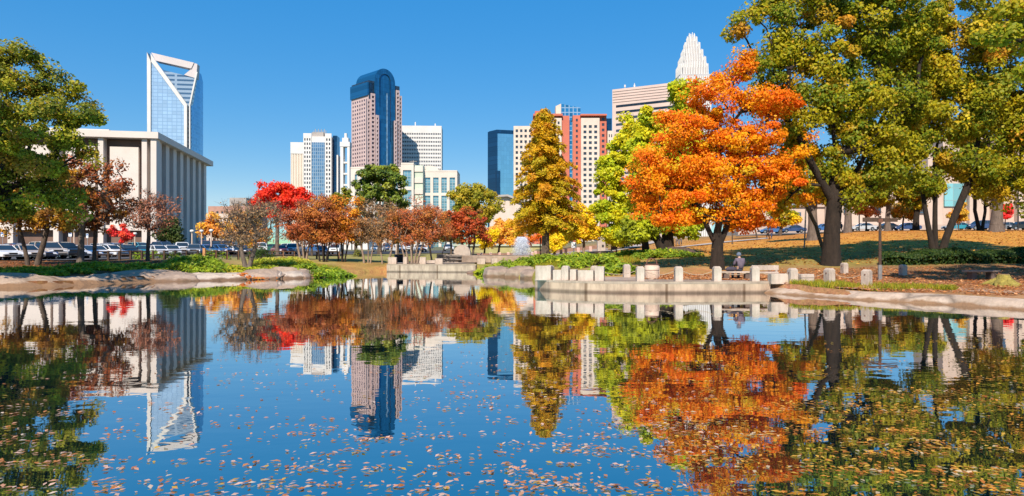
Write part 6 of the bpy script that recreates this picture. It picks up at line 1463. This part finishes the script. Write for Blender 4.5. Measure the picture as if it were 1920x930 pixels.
# dark kiosk with a white mark
p_ = G(890, 86); t_ = thing('black_box', 'black upright box with a small white mark beside the arched stone', 'box', p_); MB().box((0, 0, 0), (.62, .5, 1.0)).build('cabinet', M_trim, t_, world=False); MB().box((.02, -.262, .35), (.14, .02, .42)).build('mark', M_swhite, t_, world=False)
def fountain():
    p = G(978, 84); t = thing('fountain', 'white fountain jet rising from a round basin beside the cypress', 'fountain', p)
    MB().lathe((0, 0, 0), [(7.6, -.3), (7.6, .45), (7.55, .50), (7.1, .50), (7.1, .30)], 48).build('basin', M_pave, t, world=False)
    MB().lathe((0, 0, 0), [(7.1, .34), (.02, .345)], 40).build('basin_water', mat('basin_water_surface', (.1, .16, .18), .08, .2, 2, .2), t, world=False)
    rng = np.random.default_rng(3); m, nt, out = nodes_of('spray'); N = nt.nodes.new
    a = N('ShaderNodeBsdfDiffuse'); a.inputs['Color'].default_value = (.92, .94, .97, 1); tr = N('ShaderNodeBsdfTranslucent'); tr.inputs['Color'].default_value = (.92, .95, 1, 1); mx = N('ShaderNodeMixShader'); mx.inputs[0].default_value = .4
    nt.links.new(a.outputs[0], mx.inputs[1]); nt.links.new(tr.outputs[0], mx.inputs[2]); nt.links.new(mx.outputs[0], out.inputs[0])
    n = 26000; tt = rng.random(n); ang = rng.uniform(0, 2 * PI, n); v = rng.normal(.55, .22, n); h = rng.uniform(.55, 1.05, n)
    r = np.abs(v) * tt * 1.15; z = .4 + 2.35 * h * 4 * (.5 * tt + .0) * (1 - .5 * tt) * .66
    z2 = .4 + 2.25 * h * (1 - (2 * tt - 1) ** 2) ; r = np.abs(v) * tt * 1.5
    P = np.stack([r * np.cos(ang), r * np.sin(ang), z2], 1)
    V, Q, K = leaves(P, rng.normal(size=(n, 3)), .035, np.full((n, 3), .9), rng, .6)
    link('jet', np_mesh('jet', V, Q, m, K), t)
fountain()
# far plaza bollards, dark lamps
def plaza():
    pr = None
    for i, (p, d, lab) in enumerate(((903, 93, 'small pink stone post at the left end of the far plaza'), (920, 93, 'small pink stone post second from the left on the far plaza'), (937, 93, 'small pink stone post on the far plaza below the golden tree'), (953, 93, 'small pink stone post left of the fountain jet'), (998, 92, 'pair forming pink stone post right of the fountain jet'),
            (1004, 92, 'pink stone post close beside another, right of the fountain jet'), (1030, 90, 'pink stone post just right of the cypress trunk'), (1039, 90, 'pink stone post second right of the cypress trunk'), (1052, 89, 'pink stone post midway between cypress and park sign'), (1061, 89, 'pink stone post left of the park sign'), (1084, 88, 'pink stone post right of the park sign'), (1107, 88, 'pink stone post right of the slender yellow tree'))):
        b = G(p, d)
        if pr is None:
            pr = thing('plaza_post', lab, 'bollard', b, 'pink stone posts round the far plaza'); MB().box((0, 0, -.05), (.34, .34, .68)).build('post', mat('pink_post', (.62, .40, .33), .85, .15, 3), pr, world=False); MB().box((0, 0, .632), (.40, .40, .12), 0, .7).build('cap', MATS['pink_post'], pr, world=False)
        else: dup(pr, b, 0, lab)
    m = MB(); a = G(893, 97); 
    t = thing('low_wall', 'low brown wall edging the far plaza', 'wall', G(960, 98)); 
    for q in range(893, 1130, 12):
        x, y = G(q, 98), G(q + 12, 98); m.prism([x - Vector((0, 0, .3)), y - Vector((0, 0, .3)), y + Vector((0, .4, -.3)), x + Vector((0, .4, -.3))], (0, 0, .85))
    m.build('wall_face', mat('brown_stone', (.30, .17, .12), .9, .3, 2), t)
    t = thing('low_building', 'long low pale green roofed pavilion behind the fountain', 'building', G(940, 128)); p = t.location
    MB().box((0, 0, -.3), (17, 5, 1.5)).build('wall', mat('olive_bank', (.40, .36, .16), .9, .2, .6), t, world=False); MB().box((0, 0, 1.203), (17.6, 5.6, .35)).build('roof', mat('pale_green_roof', (.42, .46, .36), .8, .1, .5), t, world=False)
    # pale pylon at the foot of the path, little red bench
    p = G(1127, 84); t = thing('stone_pylon', 'tall pale stone pylon with a small dark plaque at the foot of the path', 'monument', p); o = MB().box((0, 0, -.2), (.95, .8, 2.15)).build('shaft', M_concl, t, world=False); bevel(o, .03); MB().box((.17, -.412, .62), (.24, .03, .30)).build('plaque', M_trim, t, world=False); MB().box((.52, .1, .9), (.10, .3, .16)).build('bracket', M_concl, t, world=False)
    p = G(1151, 76); t = thing('park_bench', 'small reddish brown wooden bench beside the climbing path', 'bench', p)
    MB().box((0, 0, .38), (.72, .42, .07)).build('seat', M_wood, t, world=False); MB().box((0, -.2, .46), (.72, .06, .36)).build('backrest', mat('red_wood', (.28, .09, .06), .8, .2, 4), t, world=False)
    for s in (-1, 1): MB().box((s * .28, 0, -.05), (.08, .38, .428)).build('leg', M_dwood, t, world=False)
    MB().prism([G(1086, 80, -.2), G(1148, 75.5, -.2), G(1148, 76.2, -.2), G(1086, 80.7, -.2)], (0, 0, .55)).build('path_kerb_wall', M_concl, None, loc=G(1120, 78)); o = bpy.data.objects['path_kerb_wall']; tag(o, 'low pale kerb wall at the foot of the climbing path', 'wall')
plaza()
# ------------------------------------------------------------------ rocks of the bank
def rock(px, d, wx, wy, h, rz, seed, label, m=None, sink=.25):
    rng = random.Random(seed); h *= .72; wx *= 1.12; wy *= 1.15; sh = float(np.interp(px, [CX + F * q[0] / q[1] for q in SHORE_L], [q[1] for q in SHORE_L])); d = sh + .10 * wy if px < 640 else d; x, y = at(px, d); p = Vector((x, y, max(-.05, gz(x, y) - .05))); t = MB(); n = 9; sink = p.z + .35
    rings = [(1.0, -sink), (1.0, h * .10), (.93, h * .42), (.72, h * .80), (.38, h * .98)]
    ph = [rng.uniform(.72, 1.22) for _ in range(n)]; rz += rng.uniform(-.25, .25); wx *= rng.uniform(.85, 1.6); h *= rng.uniform(.7, 1.2); wy *= rng.uniform(.9, 1.3)
    for q, (s, z) in enumerate(rings):
        for k in range(n):
            g = 2 * PI * k / n; r = ph[k] * s * rng.uniform(.93, 1.07); c, s_ = math.cos(g), math.sin(g)
            c = math.copysign(abs(c) ** .75, c); s_ = math.copysign(abs(s_) ** .75, s_)
            t.v.append((c * r * wx / 2, s_ * r * wy / 2 , z + rng.uniform(-.13, .13) * h * (q > 0) + .42 * h * (s_ * r) * (1 if q > 0 else 0)))
    for q in range(len(rings) - 1):
        for k in range(n): t.f.append((q * n + k, q * n + (k + 1) % n, (q + 1) * n + (k + 1) % n, (q + 1) * n + k))
    t.f.append(tuple(range((len(rings) - 1) * n, len(rings) * n)))
    o = t.build('shore_rock', m or M_rock, loc=(0, 0, 0)); o.location = p; o.rotation_euler.z = rz; bevel(o, .05, 2); tag(o, label, 'rock', 'pale rocks along the waterline'); return o
def rockmat(*a, **k):
    m = mat(*a, **k); nt = m.node_tree; N = nt.nodes.new; L = nt.links.new
    b = next(n for n in nt.nodes if n.type == 'BSDF_PRINCIPLED'); src = b.inputs['Base Color'].links[0].from_socket
    g = N('ShaderNodeNewGeometry'); sp = N('ShaderNodeSeparateXYZ'); L(g.outputs['Position'], sp.inputs[0])
    nz = N('ShaderNodeTexNoise'); nz.inputs['Scale'].default_value = 1.1; nz.inputs['Detail'].default_value = 4; L(g.outputs['Position'], nz.inputs['Vector'])
    ad = N('ShaderNodeMath'); ad.operation = 'MULTIPLY_ADD'; ad.inputs[1].default_value = -.5; L(nz.outputs[0], ad.inputs[0]); L(sp.outputs[2], ad.inputs[2])
    mr = N('ShaderNodeMapRange'); mr.inputs[1].default_value = -.16; mr.inputs[2].default_value = .02; L(ad.outputs[0], mr.inputs[0])
    x = N('ShaderNodeMix'); x.data_type = 'RGBA'; x.inputs[6].default_value = (.17, .10, .06, 1); L(mr.outputs[0], x.inputs[0]); L(src, x.inputs[7]); L(x.outputs[2], b.inputs['Base Color'])
    return m
M_rock = rockmat('shore_stone', (.40, .30, .235), .95, .3, .8, .7, col2=(.20, .145, .11), bscale=3.5); M_rockw = rockmat('white_stone', (.54, .45, .37), .95, .2, .8, .6, col2=(.30, .24, .19), bscale=3.5)
for i, a in enumerate((
 (-20, 42.3, 4.2, 2.6, .55, .1, 'shaded flat rock at the far left edge of the waterline'), (30, 43.6, 3.6, 2.4, .6, -.05, 'shaded rock below the leftmost juniper'), (62, 45.4, 3.4, 2.6, .8, .15, 'mottled shaded rock under the forked dark trunk'), (98, 46.0, 3.0, 2.6, .75, .1, 'cracked shaded rock left of the low dark shelf rock'),
 (130, 46.9, 3.0, 2.6, .9, .2, 'sun dappled rock beneath the dark juniper'), (165, 48.2, 3.4, 2.8, .95, .1, 'knobbly rock beneath the small brown maple'), (205, 49.4, 3.6, 2.8, 1.0, .1, 'smooth brownish rock with a fan of fallen leaves'), (244, 50.5, 3.8, 2.8, 1.05, .1, 'long smooth tan rock face left of a pale crack'),
 (287, 51.8, 4.2, 2.8, 1.05, .12, 'long smooth tan rock face right of a pale crack'), (330, 53.2, 3.0, 2.4, .85, .2, 'pointed tan rock at the left end of the large juniper mound'), (362, 53.9, 3.2, 2.4, .75, .15, 'flat whitish rock under the large juniper mound'), (402, 54.8, 3.8, 2.4, .7, .1, 'low whitish rock with a bright top right of the large mound'),
 (438, 55.4, 3.2, 2.2, .75, .2, 'whitish rock left of the orange leaf clump'), (476, 56.4, 3.0, 2.2, .95, -.1, 'brown angular rock split by a dark edge'), (505, 57.0, 3.2, 2.2, 1.0, .2, 'long white slanted slab near the leafless tree'), (540, 57.6, 3.2, 2.2, .8, .1, 'white rounded slab left of the last juniper'), (562, 58.2, 2.0, 2.0, .8, .5, 'brown pointed rock where the last juniper begins'),
 (596, 58.6, 1.6, 1.4, .45, .2, 'small pale rock under the bright juniper tip'), (632, 61.8, 1.5, 1.4, .5, .2, 'small grey rock at the tip of the left bank'),
 (905, 69.8, 2.2, 1.6, .5, .2, 'pale flat rock beside the corner of the far stage wall'), (935, 66.5, 2.4, 1.8, .55, .1, 'pale rock below the yellow green juniper left of the cypress'), (955, 61.6, 3.0, 1.8, .6, .2, 'slanted pinkish slab rock left of the wall tip'), (980, 59.0, 2.8, 2.0, .6, .2, 'split pinkish slab rock closest to the wall tip'), (998, 56.4, 1.6, 1.8, .55, .4, 'rock tucked behind the wall tip'))):
    if a[0] < 320: continue
    rock(*a[:6], 300 + i, a[6], M_rockw if i in (10, 11, 12, 14, 15) else M_rock)
def leaf_clump():
    rng = np.random.default_rng(8); p = Vector((*at(453, 54.0), .12)); n = 420
    P = np.stack([rng.normal(0, .8, n), rng.normal(0, .35, n), np.zeros(n)], 1); P[:, 2] = .38 * np.exp(-(P[:, 0] / .8) ** 2) * rng.random(n)
    V, Q, K = leaves(P, np.array([0, -.5, .8]) + rng.normal(0, .5, (n, 3)), .11, pick([((.62, .17, .03), 3), ((.52, .24, .05), 1)], n, rng), rng)
    o = link('dry_shrub', np_mesh('dry_shrub', V, Q, M_leaf, K)); o.location = p; tag(o, 'orange clump of dry stems at the waterline on the white rocks', 'plant')
leaf_clump()
# dark boulder under the leaning trunk
rock(1278, 60, 3.0, 1.8, 1.15, .1, 400, 'dark brown boulder right of the leaning ginkgo trunks', mat('dark_stone', (.10, .06, .045), .9, .4, 2, .5))
# ------------------------------------------------------------------ people
M_skin = mat('skin', (.48, .28, .20), .6, .1, 5)
def person(label, loc, rz, pose, top, legs, hair, scale=1.0, hat=None):
    t = thing('person', label, 'person', loc); t.rotation_euler.z = rz; t.scale = (scale,) * 3
    J, E, R = pose
    def skin(name, ids, grow, m, parent):
        me = bpy.data.meshes.new(name); idx = sorted(set(i for e in ids for i in e)); mp = {k: n for n, k in enumerate(idx)}
        me.from_pydata([J[k] for k in idx], [(mp[a], mp[b]) for a, b in ids], []); o = link(name, me); o.modifiers.new('s', 'SKIN'); o.modifiers.new('u', 'SUBSURF').levels = 1
        bpy.context.view_layer.objects.active = o
        sv = me.skin_vertices
        if not sv: me.skin_vertices.new() if hasattr(me.skin_vertices, 'new') else None
        for n, k in enumerate(idx):
            v = me.skin_vertices[0].data[n]; v.radius = (R[k] + grow,) * 2; v.use_root = (n == 0)
        dg = bpy.context.evaluated_depsgraph_get(); dg.update(); m2 = bpy.data.meshes.new_from_object(o.evaluated_get(dg)); bpy.data.objects.remove(o)
        m2.materials.clear(); m2.materials.append(m); m2.polygons.foreach_set('use_smooth', [True] * len(m2.polygons)); m2.name = name
        return link(name, m2, parent)
    skin('body', E, 0, M_skin, t)
    skin('jacket', [e for e in E if e[0] in UP and e[1] in UP], .022, top, t)
    skin('trousers', [e for e in E if e[0] in DN and e[1] in DN], .022, legs, t)
    h = Vector(J['head']); hb = MB(); hb.lathe((h.x, h.y + .0, h.z - .01), [(.112, -.02), (.122, .05), (.105, .12), (.06, .165), (.01, .18)], 12); hb.build('hat' if hat else 'hair', hat or hair, t, smooth=True, world=False)
    for s in ('l', 'r'):
        f = Vector(J['foot' + s]); a = Vector(J['ank' + s]); v = (f - a); c = (f + a) / 2; MB().box((c.x, c.y, min(f.z, a.z) - .06), (.10, .27, .09), math.atan2(v.y, v.x) - PI / 2).build('shoe', M_trim, t, world=False)
    return t
UP = {'hip', 'waist', 'chest', 'neck0', 'shl', 'ell', 'wrl', 'shr', 'elr', 'wrr'}; DN = {'hip', 'hpl', 'knl', 'ankl', 'hpr', 'knr', 'ankr'}
RAD = dict(hip=.15, waist=.135, chest=.155, neck0=.09, neck=.055, head=.095, crown=.07, shl=.07, ell=.05, wrl=.035, hal=.042, shr=.07, elr=.05, wrr=.035, har=.042, hpl=.095, knl=.065, ankl=.045, footl=.04, hpr=.095, knr=.065, ankr=.045, footr=.04)
EDG = [('hip', 'waist'), ('waist', 'chest'), ('chest', 'neck0'), ('neck0', 'neck'), ('neck', 'head'), ('head', 'crown'), ('chest', 'shl'), ('shl', 'ell'), ('ell', 'wrl'), ('wrl', 'hal'), ('chest', 'shr'), ('shr', 'elr'), ('elr', 'wrr'), ('wrr', 'har'),
       ('hip', 'hpl'), ('hpl', 'knl'), ('knl', 'ankl'), ('ankl', 'footl'), ('hip', 'hpr'), ('hpr', 'knr'), ('knr', 'ankr'), ('ankr', 'footr')]
def pose_walk(s=1):
    return (dict(hip=(0, 0, .93), waist=(0, 0, 1.08), chest=(0, 0, 1.28), neck0=(0, .01, 1.43), neck=(0, .02, 1.50), head=(0, .04, 1.62), crown=(0, .04, 1.70), shl=(-.19, 0, 1.38), ell=(-.25, -.08 * s, 1.12), wrl=(-.23, .08 * s, .90), hal=(-.23, .12 * s, .82), shr=(.19, 0, 1.38), elr=(.25, -.04, 1.12), wrr=(.23, -.06 * s, .90), har=(.23, -.04 * s, .81),
            hpl=(-.10, 0, .88), knl=(-.11, .16 * s, .50), ankl=(-.11, .10 * s, .09), footl=(-.11, .28 * s, .05), hpr=(.10, 0, .88), knr=(.11, -.02 * s, .49), ankr=(.11, -.26 * s, .14), footr=(.11, -.12 * s, .05)), EDG, RAD)
POSE_SIT = (dict(hip=(0, 0, .12), waist=(0, -.03, .28), chest=(0, .03, .50), neck0=(0, .08, .64), neck=(0, .11, .70), head=(0, .15, .80), crown=(0, .17, .88), shl=(-.20, .04, .60), ell=(-.27, .12, .36), wrl=(-.14, .34, .26), hal=(-.09, .40, .24), shr=(.20, .04, .60), elr=(.27, .12, .36), wrr=(.14, .34, .26), har=(.09, .40, .24),
            hpl=(-.11, .08, .11), knl=(-.16, .50, .13), ankl=(-.16, .50, -.38), footl=(-.18, .66, -.42), hpr=(.11, .08, .11), knr=(.16, .50, .13), ankr=(.16, .50, -.38), footr=(.18, .66, -.42)), EDG, RAD)
cloth = lambda n, c: mat(n, c, .9, .25, 5)
bs = G(1388, 38.6, .52)
person('person in a purple grey jacket and knit hat sitting on the bench, back to us', bs, .15, POSE_SIT, cloth('purple_grey_cloth', (.13, .10, .13)), cloth('dark_trouser_cloth', (.05, .05, .07)), M_trim, 1.12, hat=cloth('blue_grey_knit', (.12, .15, .20)))
t_ = thing('bag', 'dark soft bag lying on the bench left of the seated person', 'bag', G(1371, 38.55, .52)); MB().tube([(-.32, 0, .09), (-.2, 0, .12), (.1, 0, .14), (.3, 0, .10)], [.05, .12, .13, .06], 10).build('bag_body', cloth('dark_bag_cloth', (.06, .05, .07)), t_, smooth=True, world=False); MB().tube([(-.15, 0, .2), (0, 0, .33), (.12, 0, .22)], .015, 5).build('strap', M_trim, t_, world=False)
person('person in dark clothes walking on the lawn, left of a pair', G(1440, 108), .5, pose_walk(1), cloth('black_cloth', (.02, .02, .03)), cloth('black_trouser_cloth', (.025, .025, .03)), M_trim, 1.0)
person('person in a red dark jacket and jeans walking on the lawn, right of a pair', G(1446.5, 107), .2, pose_walk(-1), cloth('wine_cloth', (.10, .02, .03)), cloth('denim', (.04, .06, .12)), M_trim, 1.0)
person('person in white top walking on the upper path behind the dark boulder', G(1270, 93), .4, pose_walk(1), cloth('white_cloth', (.7, .68, .66)), cloth('grey_cloth', (.15, .14, .15)), M_trim, .95)
person('person in dark top walking on the upper path beside the one in white', G(1276, 93.5), -.4, pose_walk(-1), cloth('charcoal_cloth', (.04, .04, .06)), cloth('grey_cloth', (.15, .14, .15)), M_trim, 1.0)
person('person in dark coat standing by the road behind the massive trunk', G(1577, 118), .4, pose_walk(1), cloth('navy_cloth', (.03, .06, .12)), cloth('black_trouser_cloth', (.02, .02, .03)), M_trim, 1.0)
